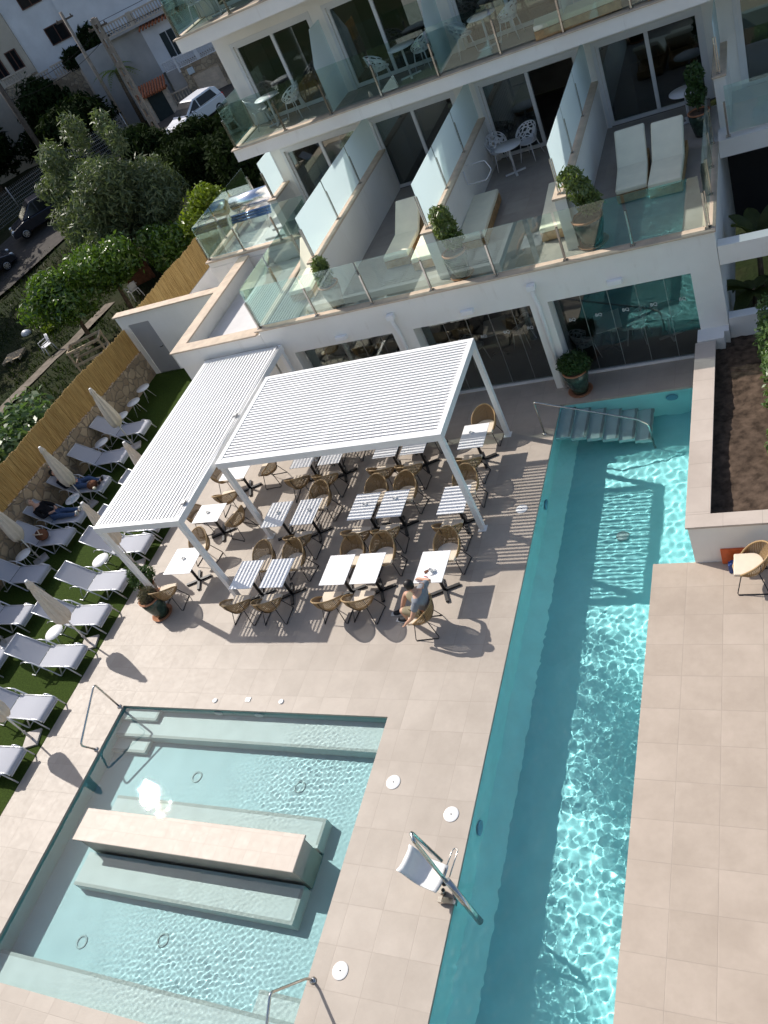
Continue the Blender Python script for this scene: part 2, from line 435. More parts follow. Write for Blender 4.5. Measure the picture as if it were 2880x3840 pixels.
for r in [(-9.35,-6.55),(-6.0,-3.15),(-2.75,.2)]: b.box(r[0],r[1],6.15,6.62,T_,0)
struct(b.build('pavement',M['deckL']))
b=MB(); b.box(-.59,9,-20,.55,T_,0); b.box(.12,7,.55,.56,T_,0)
struct(b.build('pavement',M['deckR']))
b=MB(); b.box(-18.3,-13.15,-13,10.5,-.05,.006)
struct(b.build('lawn',M['turf']))
b=MB(); b.box(-18.3,-12.95,10.72,24,-.05,.0); struct(b.build('path',M['slab']))

# ------------------------------------------------------------------ pools
CAUST=[]
def rec(o): o.cycles.is_caustics_receiver=True; return o
lap=thing('swimming_pool','long narrow lap pool with deep aqua water and entry steps','pool',(0,0,0))
F=-1.15; YN=-14.05
b=MB(); b.quad((-2.66,YN,F),(-.59,YN,F),(-.59,.55,F),(-2.66,.55,F)); b.quad((-2.66,.55,F),(.12,.55,F),(.12,5.52,F),(-2.66,5.52,F))
rec(b.build('pool_floor',M['poollap'],lap))
b=MB(); ZT=T_
b.quad((-2.99,YN,ZT),(-2.99,5.52,ZT),(-2.99,5.52,-.82),(-2.99,YN,-.82)); b.quad((-2.99,YN,-.82),(-2.99,5.52,-.82),(-2.66,5.52,F),(-2.66,YN,F))
b.quad((-2.99,YN,ZT),(-2.99,YN,F),(-.59,YN,F),(-.59,YN,ZT)); b.quad((-2.99,5.52,ZT),(.12,5.52,ZT),(.12,5.52,F),(-2.99,5.52,F)); b.quad((-.59,YN,ZT),(-.59,YN,F),(-.59,.55,F),(-.59,.55,ZT))
b.quad((-.59,.55,ZT),(-.59,.55,F),(.12,.55,F),(.12,.55,ZT)); b.quad((.12,.55,ZT),(.12,.55,F),(.12,5.52,F),(.12,5.52,ZT))
rec(b.build('pool_wall',M['poollapwall'],lap))
for i in range(6):
    zt=-.17-.12*i; x0=-2.985+.335*i
    b=MB(); b.box(x0,x0+.335,4.5,5.51,zt-.12,zt-.004); s_=rec(b.build('step',M['stepgrey'],lap))
    b=MB(); b.box(x0+.275,x0+.337,4.498,5.508,zt-.003,zt); rec(b.build('nosing',M['benchedge'],s_))
for (x,y,z,ax) in [(-.55,5.505,-.32,'y'),(-2.975,2.62,-.5,'x'),(-2.975,-4.45,-.45,'x'),(-1.4,1.95,F+.012,'z')]:
    b=MB(); 
    b.lathe([(.0,0),(.13,0),(.13,.02),(.10,.028),(.0,.028)],18)
    o=rec(b.build('pool_lamp',M['lampblue'] if ax!='z' else M['ringgrey'],lap)); o.location=(x,y,z); o.rotation_euler=(R(90),0,0) if ax=='y' else ((0,R(90),0) if ax=='x' else (0,0,0))
sm=thing('bathing_pool','shallow pale aqua pool with submerged benches around a tiled island','pool',(0,0,0))
X0,X1,Y0,Y1=-11.42,-4.98,-8.15,-2.75; F=-.65
b=MB(); b.quad((X0,Y0,F),(X1,Y0,F),(X1,Y1,F),(X0,Y1,F)); rec(b.build('pool_floor',M['poolsm'],sm))
b=MB(); 
b.quad((X0,Y0,ZT),(X0,Y1,ZT),(X0,Y1,F),(X0,Y0,F)); b.quad((X0,Y1,ZT),(X1,Y1,ZT),(X1,Y1,F),(X0,Y1,F)); b.quad((X1,Y1,ZT),(X1,Y0,ZT),(X1,Y0,F),(X1,Y1,F)); b.quad((X1,Y0,ZT),(X0,Y0,ZT),(X0,Y0,F),(X1,Y0,F))
rec(b.build('pool_wall',M['poolsmwall'],sm))
def bench(name,x0,x1,y0,y1,z,edges):
    b=MB(); b.box(x0,x1,y0,y1,F,z-.004); o=rec(b.build(name,M['bench'],sm))
    b=MB()
    for e in edges:
        w=.055
        if e=='S': b.box(x0,x1,y0-.003,y0+w,z-.003,z)
        if e=='N': b.box(x0,x1,y1-w,y1+.003,z-.003,z)
        if e=='E': b.box(x1-w,x1+.003,y0+w+.001,y1-w-.001,z-.0035,z-.0005)
    rec(b.build('nosing',M['benchedge'],o))
    b=MB()
    if 'side' in edges: pass
bench('bench',X0+.002,X1-.002,-3.34,Y1-.002,-.30,['S'])
bench('bench',X0+.002,X1-.002,Y0+.002,-7.64,-.30,['N'])
bench('bench',-10.52,-5.68,-5.13,-4.62,-.30,['N','E'])
bench('bench',-10.52,-5.68,-6.36,-5.75,-.30,['S','E'])
bench('step',X0+.003,-10.44,-3.0,Y1-.003,-.16,['S','E'])
bench('step',X0+.003,-10.50,-3.64,-3.345,-.48,['S','E'])
bench('step',-5.95,X1-.003,-7.635,-7.3,-.48,['N'])
b=MB(); b.box(-10.5,-5.68,-5.70,-5.17,F,.262); rec(b.build('island',M['coptile'],sm))
b=MB(); b.box(-10.56,-5.63,-5.75,-5.13,.265,.305); rec(b.build('island_top',M['bartile'],sm,bev=.012))
for (x,y) in [(-9.0,-4.0),(-8.2,-6.9),(-6.6,-4.0),(-9.9,-7.2)]:
    b=MB(); b.lathe([(.085,0),(.12,0),(.12,.012),(.085,.012),(.085,0)],20,(0,0,0),caps=False); o=rec(b.build('floor_drain',M['ringgrey'],sm)); o.location=(x,y,F+.004)
for x in (-8.9,-7.9):
    b=MB(); b.lathe([(0,0),(.10,0),(.10,.015),(0,.015)],16); o=rec(b.build('pool_lamp',M['stepgrey'],sm)); o.location=(x,Y1-.004,-.18); o.rotation_euler=(R(90),0,0)

def waves(x0,x1,y0,y1,st,z,comps,mask=None,seed=3):
    nx=int((x1-x0)/st); ny=int((y1-y0)/st); r=np.random.RandomState(seed)
    X,Y=np.meshgrid(np.linspace(x0,x1,nx+1),np.linspace(y0,y1,ny+1)); Z=np.zeros_like(X)
    for (n,l0,l1,amp,dirs,mi) in comps:
        H=np.zeros_like(X)
        for i in range(n):
            L=r.uniform(l0,l1); th=r.uniform(*dirs); k=2*np.pi/L
            H+=amp*L*np.sin(k*(X*np.cos(th)+Y*np.sin(th))+r.uniform(0,6.3))
        Z+=H*(mask[mi](X,Y) if mi is not None else 1)
    e=np.minimum(np.minimum(X-x0,x1-X),np.minimum(Y-y0,y1-Y)); Z*=np.clip(e/.04,.15,1)
    return X,Y,Z+z
def water_obj(name,parts):
    V=[];Fa=[];o=0
    for X,Y,Z in parts:
        ny,nx=X.shape; V.append(np.stack([X,Y,Z],-1).reshape(-1,3))
        i=np.arange(ny-1)[:,None]*nx+np.arange(nx-1)[None]+o
        Fa.append(np.stack([i,i+1,i+nx+1,i+nx],-1).reshape(-1,4)); o+=nx*ny
    V=np.concatenate(V);Fa=np.concatenate(Fa)
    me=bpy.data.meshes.new(name); me.vertices.add(len(V)); me.vertices.foreach_set('co',V.ravel()); me.loops.add(Fa.size); me.polygons.add(len(Fa))
    me.loops.foreach_set('vertex_index',Fa.ravel()); me.polygons.foreach_set('loop_start',np.arange(0,Fa.size,4)); me.polygons.foreach_set('loop_total',np.full(len(Fa),4)); me.polygons.foreach_set('use_smooth',np.ones(len(Fa),bool))
    me.materials.append(M['water']); me.update(); me.validate()
    ob=bpy.data.objects.new(name,me); COL.objects.link(ob); ob.cycles.is_caustics_caster=True; return struct(ob)
allp=(0,2*math.pi)
def gm(cx,cy,r): return lambda X,Y: np.exp(-((X-cx)**2+(Y-cy)**2)/r**2)
lapmask=[lambda X,Y: .30+.70*np.clip((1.2-Y)/2.2,0,1), lambda X,Y: np.clip((1.5-Y)/4,0,1)*(.6+.4*np.sin(X*1.7+Y*.9))]
e_=.002
WX,WY,WZ=waves(-2.99+e_,-.59,YN,5.52-e_,.018,-.055,[(14,.28,.60,.0015,allp,0),(34,.085,.20,.0034,allp,1),(16,.12,.26,.0013,allp,None),(4,1.2,2.4,.0008,allp,None)],lapmask)
nxx=WX.shape[1]
# the wide end beside the planter shares the same wave field
W2=waves(-.59,.12-e_,.55+e_,5.52-e_,.018,-.055,[(16,.22,.5,.0020,allp,None)],None,9)
water_obj('water',[(WX,WY,WZ),W2])
smask=[lambda X,Y: .06+.9*(gm(-7.0,-4.1,1.0)(X,Y)+gm(-8.0,-7.4,1.3)(X,Y)+.8*gm(-6.2,-3.1,.9)(X,Y)+.5*gm(-6.4,-7.0,1.2)(X,Y)+.35*gm(-9.6,-4.6,.7)(X,Y))]
water_obj('water',[waves(X0+e_,X1-e_,Y0+e_,Y1-e_,.015,-.055,[(30,.055,.13,.0012,allp,0),(8,.4,1.0,.0004,allp,None)],smask,21)])

# ------------------------------------------------------------------ hotel building
H=thing('hotel_building','white hotel wing with stacked glass railed balconies above dark patio doors','building',(0,0,0))
YF=6.15; YD=12.48
wall=MB()
for a,c in [(-10.02,-9.35),(-6.55,-6.0),(-3.15,-2.75),(.2,.75)]: wall.box(a,c,YF,6.5,0,2.34)
wall.box(-10.02,.75,YF,6.5,2.34,3.135)
wall.box(.45,.75,6.5,12.4,0,3.0)                        # right flank of the ground floor
wall.build('facade_wall',M['white'],H)
b=MB(); b.box(-10.1,.78,6.10,6.34,3.14,3.185); b.box(-10.1,-9.86,6.345,11.0,3.14,3.185); b.box(.54,.78,6.345,9.95,3.14,3.185)
b.build('stone_coping',M['stone'],H,bev=.006)
b=MB(); b.box(-9.86,.54,6.34,YD,2.7,3.15); b.box(-11.3,-9.87,11.3,YD,2.7,3.15); b.build('terrace_floor',M['terrtile'],H)
# ground-floor patio doors
def txt(word,size,parent,loc,rx=90,mat=None,name='lettering'):
    cu=bpy.data.curves.new('lettering','FONT'); cu.body=word; cu.size=size; cu.extrude=.002; cu.align_x='CENTER'
    o=bpy.data.objects.new('tmp',cu); COL.objects.link(o); bpy.context.view_layer.update()
    me=bpy.data.meshes.new_from_object(o.evaluated_get(bpy.context.evaluated_depsgraph_get())); bpy.data.objects.remove(o)
    me.materials.clear(); me.materials.append(mat or M['frame']); q=bpy.data.objects.new(name,me); COL.objects.link(q); q.parent=parent; q.location=loc; q.rotation_euler=(R(rx),0,0); return q
for (x0,x1) in [(-9.35,-6.55),(-6.0,-3.15),(-2.75,.2)]:
    fr=MB(); fr.box(x0,x1,6.52,6.60,.002,.065); fr.box(x0,x1,6.53,6.59,2.27,2.335); fr.box(x0-.03,x0+.002,6.53,6.59,.002,2.335); fr.box(x1-.002,x1+.03,6.53,6.59,.002,2.335)
    d=fr.build('patio_door',M['frame'],H)
    n=5; w=(x1-x0)/n
    p=MB(); st=MB()
    for i in range(n):
        p.box(x0+i*w+.006,x0+(i+1)*w-.006,6.555,6.567,.07,2.265)
        if i: st.box(x0+i*w-.005,x0+i*w+.005,6.556,6.566,.07,2.265)
    p.build('pane',M['panedark'],d); st.build('seal_strip',M['galv'],d)
    for i in range(n): txt('BQ',.11,d,(x0+(i+.5)*w,6.548,1.50))
for x in (-7.86,-4.55,-1.26):
    b=MB(); b.poly([(-.17,0),(-.14,-.11),(.14,-.11),(.17,0)],-.045,.045); o=b.build('wall_light',M['alu'],H); o.location=(x,YF-.004,2.53)
for x in (-6.37,-2.97):
    b=MB(); b.tube([(x,YF-.08,2.78),(x,YF-.08,2.62),(x+.02,YF-.07,2.45),(x+.03,YF-.05,2.3),(x+.03,YF-.05,.02)],.045,10); b.box(x-.09,x+.09,YF-.15,YF-.01,2.76,2.88)
    b.build('downpipe',M['alu'],H)
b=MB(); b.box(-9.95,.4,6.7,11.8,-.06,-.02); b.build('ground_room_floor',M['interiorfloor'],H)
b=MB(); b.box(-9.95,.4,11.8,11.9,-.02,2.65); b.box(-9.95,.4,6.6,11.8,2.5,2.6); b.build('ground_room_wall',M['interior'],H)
# bays of the upper floors
bays=[(-10.8,-8.45),(-7.9,-5.52),(-4.77,-2.3),(-1.79,.54)]  # upper-floor and terrace positions unprojected from image pixels, then scaled about the camera
allb=bays+[(1.35,3.7)]
for fl,(z0,zh,zt) in enumerate([(3.15,5.14,5.72),(6.05,8.08,8.63),(8.97,11.0,11.55)]):
    w=MB(); xx=-11.33
    for a,c in allb:
        w.box(xx,a,YD,YD+.25,z0,zt); w.box(a,c,YD,YD+.25,zh,zt); xx=c
    w.box(xx,6,YD,YD+.25,z0,zt); w.box(-11.33,-11.08,YD+.25,17,z0-.2,zt)
    w.build('upper_wall',M['white'],H)
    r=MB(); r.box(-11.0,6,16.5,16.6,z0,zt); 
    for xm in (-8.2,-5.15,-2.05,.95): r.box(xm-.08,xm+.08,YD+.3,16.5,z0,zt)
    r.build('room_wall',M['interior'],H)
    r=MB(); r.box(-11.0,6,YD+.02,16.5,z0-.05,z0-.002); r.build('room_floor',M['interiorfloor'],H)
    for a,c in allb:
        f=MB(); m=(a+c)/2; y0,y1=YD+.06,YD+.13
        f.box(a,c,y0,y1,z0,z0+.09); f.box(a,c,y0,y1,zh-.08,zh); f.box(a,a+.07,y0,y1,z0+.09,zh-.08); f.box(c-.07,c,y0,y1,z0+.09,zh-.08); f.box(m-.045,m+.045,y0-.01,y1,z0+.09,zh-.08)
        f.box(a-.09,a,YD-.012,YD-.001,z0,zh+.09); f.box(c,c+.09,YD-.012,YD-.001,z0,zh+.09); f.box(a,c,YD-.012,YD-.001,zh,zh+.09)
        d=f.build('sliding_door',M['frame'],H)
        p=MB(); p.box(a+.07,m-.045,y0+.03,y0+.04,z0+.09,zh-.08)
        if not (fl==0 and a==-4.77): p.box(m+.045,c-.07,y0+.03,y0+.04,z0+.09,zh-.08)
        p.build('pane',M['pane'],d)
        q=MB(); n=26
        for k in range(n):
            xa=a+.1+(.55)*k/n; q.box(xa,xa+.55/n*1.05,YD+.30+.03*(k%2),YD+.32+.03*(k%2),z0+.05,zh-.05)
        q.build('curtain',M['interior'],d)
for (za,zb) in [(5.72,6.03),(8.63,8.955),(11.55,11.88)]:
    b=MB(); b.box(-11.33,6,10.94,17,za,zb); b.build('floor_slab',M['white'],H)
    b=MB(); b.box(-11.37,6,10.90,11.16,zb,zb+.035); b.box(-11.37,-11.12,11.165,YD,zb,zb+.035); b.build('slab_coping',M['stone'],H,bev=.005)
    b=MB(); b.box(-11.1,6,11.17,YD,zb,zb+.018); b.build('balcony_floor',M['terrtile'],H)
b=MB(); b.box(-11.33,6,YD,17,11.9,12.9); b.build('roof',M['white'],H)
# railings
def post(mb,x,y,z,h=.76):
    mb.box(x-.02,x+.02,y-.03,y-.012,z,z+h); mb.box(x-.02,x+.02,y+.012,y+.03,z,z+h); mb.box(x-.05,x+.05,y-.05,y+.05,z-.001,z+.014)
def postx(mb,x,y,z,h=.76):
    mb.box(x-.03,x-.012,y-.02,y+.02,z,z+h); mb.box(x+.012,x+.03,y-.02,y+.02,z,z+h); mb.box(x-.05,x+.05,y-.05,y+.05,z-.001,z+.014)
def railing(name,pts,axis,c,z,h=.76,gh=1.09,skip=()):
    rl=H
    for p in pts:
        pm=MB(); (post(pm,p,c,z,h) if axis=='x' else postx(pm,c,p,z,h)); pm.build('railing_post',M['steel'],H)
    for i in range(len(pts)-1):
        if i in skip: continue
        g=MB(); a,d=pts[i]+.03,pts[i+1]-.03
        if axis=='x': g.box(a,d,c-.006,c+.006,z+.07,z+gh)
        else: g.box(c-.006,c+.006,a,d,z+.07,z+gh)
        g.build('glass_panel',M['glass'],rl)
    return rl
railing('railing',[-9.98,-8.26,-6.73,-5.2,-3.67,-2.14,-.77,.64],'x',6.22,3.185)
railing('railing',[6.27,7.57,8.77,9.9],'y',.66,3.185)
railing('railing',[6.27,7.84,9.5,10.9],'y',-9.98,3.185)
for z in (6.065,8.99): railing('railing',[-11.25,-9.6,-8.17,-6.69,-5.14,-3.57,-2.1,-.62,.9,2.4,3.9],'x',11.03,z); railing('railing',[11.05,12.4],'y',-11.25,z)
# terrace dividers with frosted screens
def divider(x,y0,ztop,ys,frosted=True):
    b=MB(); b.box(x-.12,x+.12,y0,YD-.002,3.151,ztop-.05); d=b.build('partition_wall',M['white'],H)
    b=MB(); b.box(x-.15,x+.15,y0-.06,YD-.004,ztop-.049,ztop); b.build('coping',M['stone'],d,bev=.005)
    for y in ys:
        b=MB(); postx(b,x,y,ztop,.75); b.build('clamp_post',M['steel'],d)
    ys2=ys+[YD-.01]
    for a,c in zip(ys2[:-1],ys2[1:]):
        g=MB(); g.box(x-.006,x+.006,a+.03,c-.03,ztop+.05,ztop+1.02); g.build('frosted_screen',M['frost'],d)
for x in (-7.95,-4.99,-2.03): divider(x,6.66,4.36,[6.78,8.62,10.5])
divider(-11.2,11.4,4.33,[11.5]); divider(.92,10.6,4.33,[10.7])
for z in (6.06,8.98):
    for x in (-8.18,-5.14,-2.05,.95):
        b=MB(); v=[(x,11.2,z),(x,YD-.02,z),(x,YD-.02,z+1.85),(x,11.75,z+1.85),(x,11.2,z+1.15)]
        v2=[(p[0]+.012,p[1],p[2]) for p in v]
        b.add(v+v2,[(0,1,2,3,4),(9,8,7,6,5)]+[(i,5+i,5+(i+1)%5,(i+1)%5) for i in range(5)]); b.build('screen_panel',M['frost'],H)
# right-hand court behind the beam
b=MB(); b.box(.76,6,YF,6.42,2.39,2.80); b.build('court_beam',M['white'],H)
b=MB(); b.box(.76,6,YF,6.4,0,1.12); b.build('court_parapet',M['whitecool'],H)
b=MB(); b.box(.76,6,9.95,YD,2.78,3.17); b.build('court_balcony',M['white'],H)
b=MB(); b.box(.76,6,12.2,12.3,0,2.78); b.box(5.9,6,6.45,12.2,0,3); b.build('court_wall',M['courtshade'],H)
railing('railing',[.98,2.5,4.0],'x',10.05,3.185)

# ------------------------------------------------------------------ annex, plant block, garden wall
An=thing('annex','low white annex with a flat roof inside a sandstone capped parapet','building',(0,0,0))
b=MB(); b.box(-12.9,-10.12,6.19,11.0,0,2.56); b.build('wall',M['white'],An)
b=MB(); b.box(-12.93,-10.03,YF,6.42,2.57,3.04); b.box(-12.93,-12.66,6.42,11.0,2.57,3.04); b.build('parapet',M['white'],An)
b=MB(); b.box(-12.98,-10.12,6.10,6.48,3.041,3.085); b.box(-12.98,-12.60,6.481,11.0,3.041,3.085); b.build('parapet_coping',M['stone'],An,bev=.006)
b=MB(); b.box(-12.65,-10.13,6.43,11.0,2.565,2.60); b.build('roof',M['roofmembrane'],An)
Pb=thing('plant_block','flat roofed plant block with glass railing around solar heater','building',(0,0,0))
b=MB(); b.box(-14.2,-11.4,11.07,17.5,0,2.95); b.box(-11.4,-10.02,11.07,11.3,2.6,3.13); b.build('wall',M['white'],Pb)
b=MB(); b.box(-14.25,-10.1,11.02,11.30,3.131,3.185); b.box(-14.25,-13.95,11.301,17.4,3.131,3.185); b.build('roof_coping',M['stone'],Pb,bev=.006)
b=MB(); b.box(-14.2,-11.4,11.07,11.27,2.96,3.13); b.box(-14.2,-14.0,11.27,17.4,2.96,3.13); b.build('upstand',M['white'],Pb)
b=MB(); b.box(-13.99,-11.41,11.28,17.4,2.955,3.0); b.box(-11.4,-10.1,11.31,11.32,2.955,3.0); b.build('roof',M['roofmembrane'],Pb)
def railB(name,pts,axis,c,z,par):
    rl=par
    for p in pts:
        pm=MB(); (post(pm,p,c,z) if axis=='x' else postx(pm,c,p,z)); pm.build('railing_post',M['steel'],par)
    for a,d in zip(pts[:-1],pts[1:]):
        g=MB()
        if axis=='x': g.box(a+.03,d-.03,c-.006,c+.006,z+.07,z+1.09)
        else: g.box(c-.006,c+.006,a+.03,d-.03,z+.07,z+1.09)
        g.build('glass_panel',M['glass'],rl)
railB('railing',[-14.15,-12.77,-11.38,-10.06],'x',11.15,3.186,Pb); railB('railing',[11.2,12.5,13.8,15.2],'y',-14.15,3.186,Pb)
sh=thing('solar_heater','silver solar water heater tank with blue tubes on the plant block roof','water heater',(-13.3,13.3,3.0))
b=MB(); b.tube([(-.72,.25,.78),(-.70,.25,.78),(.75,.25,.78),(.77,.25,.78)],[.02,.25,.25,.02],20); b.build('tank',M['silverfoil'],sh)
b=MB()
for k in range(3): b.tube([(-.76,-.10-.05*k,.52-.075*k),(.76,-.10-.05*k,.52-.075*k)],.045,8)
b.build('collector_tubes',M['bluetube'],sh)
b=MB()
for x in (-.6,.6): b.tube([(x,.45,0),(x,.3,.55),(x,-.42,.2),(x,-.45,0)],.018,6)
b.build('stand',M['galv'],sh)
b=MB()
for y in (11.9,12.5,13.1): b.box(-12.4,-11.7,y-.03,y+.03,3.001,3.05)
tag(b.build('roof_batten',M['galv']),'set of grey battens lying on the plant block roof','batten')
gw=thing('garden_wall','white garden wall with sandstone cap and grey service door','wall',(0,0,0))
b=MB(); b.box(-18.3,-18.1,10.5,10.72,0,2.4); b.box(-17.18,-12.95,10.5,10.72,0,2.4); b.box(-18.1,-17.18,10.5,10.72,2.04,2.4); b.box(-18.42,-18.301,10.49,10.72,1.0,2.4); b.build('wall',M['white'],gw)
b=MB(); b.box(-18.48,-12.95,10.44,10.78,2.401,2.45); b.build('coping',M['stone'],gw,bev=.006)
b=MB(); b.box(-18.1,-17.18,10.53,10.58,.01,2.04); d=b.build('door',M['greydoor'],gw)
b=MB(); b.tube([(-17.28,10.53,1.02),(-17.28,10.47,1.02),(-17.38,10.47,1.02)],.012,6); b.build('handle',M['black'],d)

# ------------------------------------------------------------------ boundary fence
fe=thing('boundary_fence','golden reed screen fence standing on a rubble stone wall','fence',(0,0,0))
def fb(y): return 1.45-.045*y
b=MB(); n=60; ysf=np.linspace(-13,10.49,n)
for i in range(n-1):
    y0,y1=ysf[i],ysf[i+1]; z0,z1=fb(y0),fb(y1)
    b.add([(-18.3,y0,-.05),(-18.3,y1,-.05),(-18.3,y1,z1),(-18.3,y0,z0),(-18.58,y0,-1.5),(-18.58,y1,-1.5),(-18.58,y1,z1),(-18.58,y0,z0)],[(0,1,2,3),(5,4,7,6),(3,2,6,7)])
b.build('stone_wall',M['rubble'],fe)
b=MB(); b.box(-18.58,-18.3,10.73,24,-1.5,.82); b.build('low_wall',M['whitecool'],fe)
b=MB(); y=-13.0; r=random.Random(5); rag=0
while y<20:
    w=r.uniform(.018,.034); zb=(fb(y)-.06 if y<10.6 else .78)-r.uniform(0,.05); rag=rag*.9+r.uniform(-.012,.012)
    zt=(fb(y) if y<10.6 else 1.02-.0)+1.0+rag+r.uniform(-.02,.03)+.04*math.sin(y*1.1)
    x=-18.36+r.uniform(-.012,.012)
    if not 10.46<y<10.76: b.box(x-.011,x+.011,y,y+w,zb,zt)
    y+=w+r.choice([0,0,.002,.004])
b.build('reed_screen',M['reed'],fe)
b=MB(); r=random.Random(8)
for i in range(420):
    y=r.uniform(-12,10.4); b.ell((-18.32+r.uniform(-.04,.03),y,fb(y)+r.uniform(-.02,.03)),(r.uniform(.015,.035),r.uniform(.02,.05),r.uniform(.012,.03)),6,4)
b.build('pebble_edging',M['stone'],fe)['kind']='stuff'

# ------------------------------------------------------------------ raised planter
pl=thing('raised_planter','low white planter wall with tiled cap full of dark soil','planter',(0,0,0))
b=MB(); b.box(.135,7,.535,.75,0,.90); b.box(.135,.38,.75,5.9,T_-.9,.90); b.build('wall',M['white'],pl)
b=MB(); b.box(.10,7,.50,.80,.901,.945); b.box(.10,.50,.801,5.72,.901,.945); b.build('coping',M['coptile'],pl,bev=.004)
b=MB(); b.box(.14,.66,5.73,6.148,0,.97); b.box(.66,.75,5.95,6.148,0,.97); b.build('end_pier',M['whitecool'],pl)
b=MB(); nx,ny=70,60
X,Y=np.meshgrid(np.linspace(.38,7,nx),np.linspace(.75,6.14,ny)); Z=.66+.035*np.sin(X*3+Y*2.2)+rng.uniform(-.022,.022,X.shape)
struct(b.grid(X,Y,Z).build('planting_soil',M['soil'])) if False else b.grid(X,Y,Z).build('soil',M['soil'],pl)
# ------------------------------------------------------------------ pergolas
def pergola(name,label,x0,x1,y0,y1,zt,posts,along,npitch,cover):
    t=thing(name,label,'pergola',(0,0,0))
    w=.11; h=.16
    b=MB(); b.box(x0,x1,y0,y0+w,zt-h,zt); b.box(x0,x1,y1-w,y1,zt-h,zt); b.box(x0,x0+w,y0+w,y1-w,zt-h,zt); b.box(x1-w,x1,y0+w,y1-w,zt-h,zt)
    b.build('beam_frame',M['alu'],t)
    for (x,y) in posts:
        b=MB(); b.box(x-.055,x+.055,y-.055,y+.055,.012,zt-h); b.box(x-.09,x+.09,y-.09,y+.09,.001,.012); b.build('post',M['alu'],t)
    b=MB()
    if along=='y':
        p=(x1-x0-2*w)/npitch
        for i in range(npitch):
            xa=x0+w+p*(i+.5); b.box(xa-p*cover/2,xa+p*cover/2,y0+w+.01,y1-w-.01,zt-.016,zt-.010); b.box(xa+p*cover/2-.004,xa+p*cover/2,y0+w+.01,y1-w-.01,zt-.040,zt-.016)
        b.build('louvre_roof',M['slat'],t)
        b=MB()
        for yy in (y0+2.0,y0+4.0): b.box(x0+w,x1-w,yy-.03,yy+.03,zt-.12,zt-.052)
    else:
        p=(y1-y0-2*w)/npitch
        for i in range(npitch):
            ya=y0+w+p*(i+.5); b.box(x0+w+.01,x1-w-.01,ya-p*cover/2,ya+p*cover/2,zt-.016,zt-.010); b.box(x0+w+.01,x1-w-.01,ya-p*cover/2,ya-p*cover/2+.004,zt-.040,zt-.016)
        b.build('louvre_roof',M['slat'],t)
        b=MB()
        for xx in (x0+2.6,): b.box(xx-.03,xx+.03,y0+w,y1-w,zt-.12,zt-.052)
    b.build('cross_beam',M['alu'],t)
    return t
pa=pergola('pergola','white louvred pergola with long slats running towards the facade',-11.97,-9.53,.0,6.08,2.69,[(-11.9,.06),(-9.6,.06),(-9.6,2.0),(-11.9,6.0),(-9.6,6.0)],'y',23,.55)
pb=pergola('pergola','wider white louvred pergola with crosswise slats over the dining tables',-9.42,-4.04,1.68,4.74,2.69,[(-4.1,1.74),(-4.1,4.68),(-9.36,4.68)],'x',30,.56)
b=MB(); b.tube([(-9.6,6.0,2.71),(-9.62,4.4,2.715),(-9.585,3.3,2.712),(-9.6,2.0,2.715),(-9.63,.9,2.712),(-9.6,.15,2.72)],.009,5); b.tube([(-9.52,5.9,2.71),(-9.55,3.9,2.72),(-9.5,1.9,2.71)],.007,5)
for y in (3.32,.5): b.box(-9.68,-9.58,y-.05,y+.05,2.705,2.76)
b.build('cable',M['galv'],pa)
b=MB(); b.tube([(-12.0,6.05,2.72),(-11.3,6.0,2.74),(-10.6,6.06,2.72),(-9.6,6.0,2.72)],.012,5); b.build('cable',M['galv'],pa)

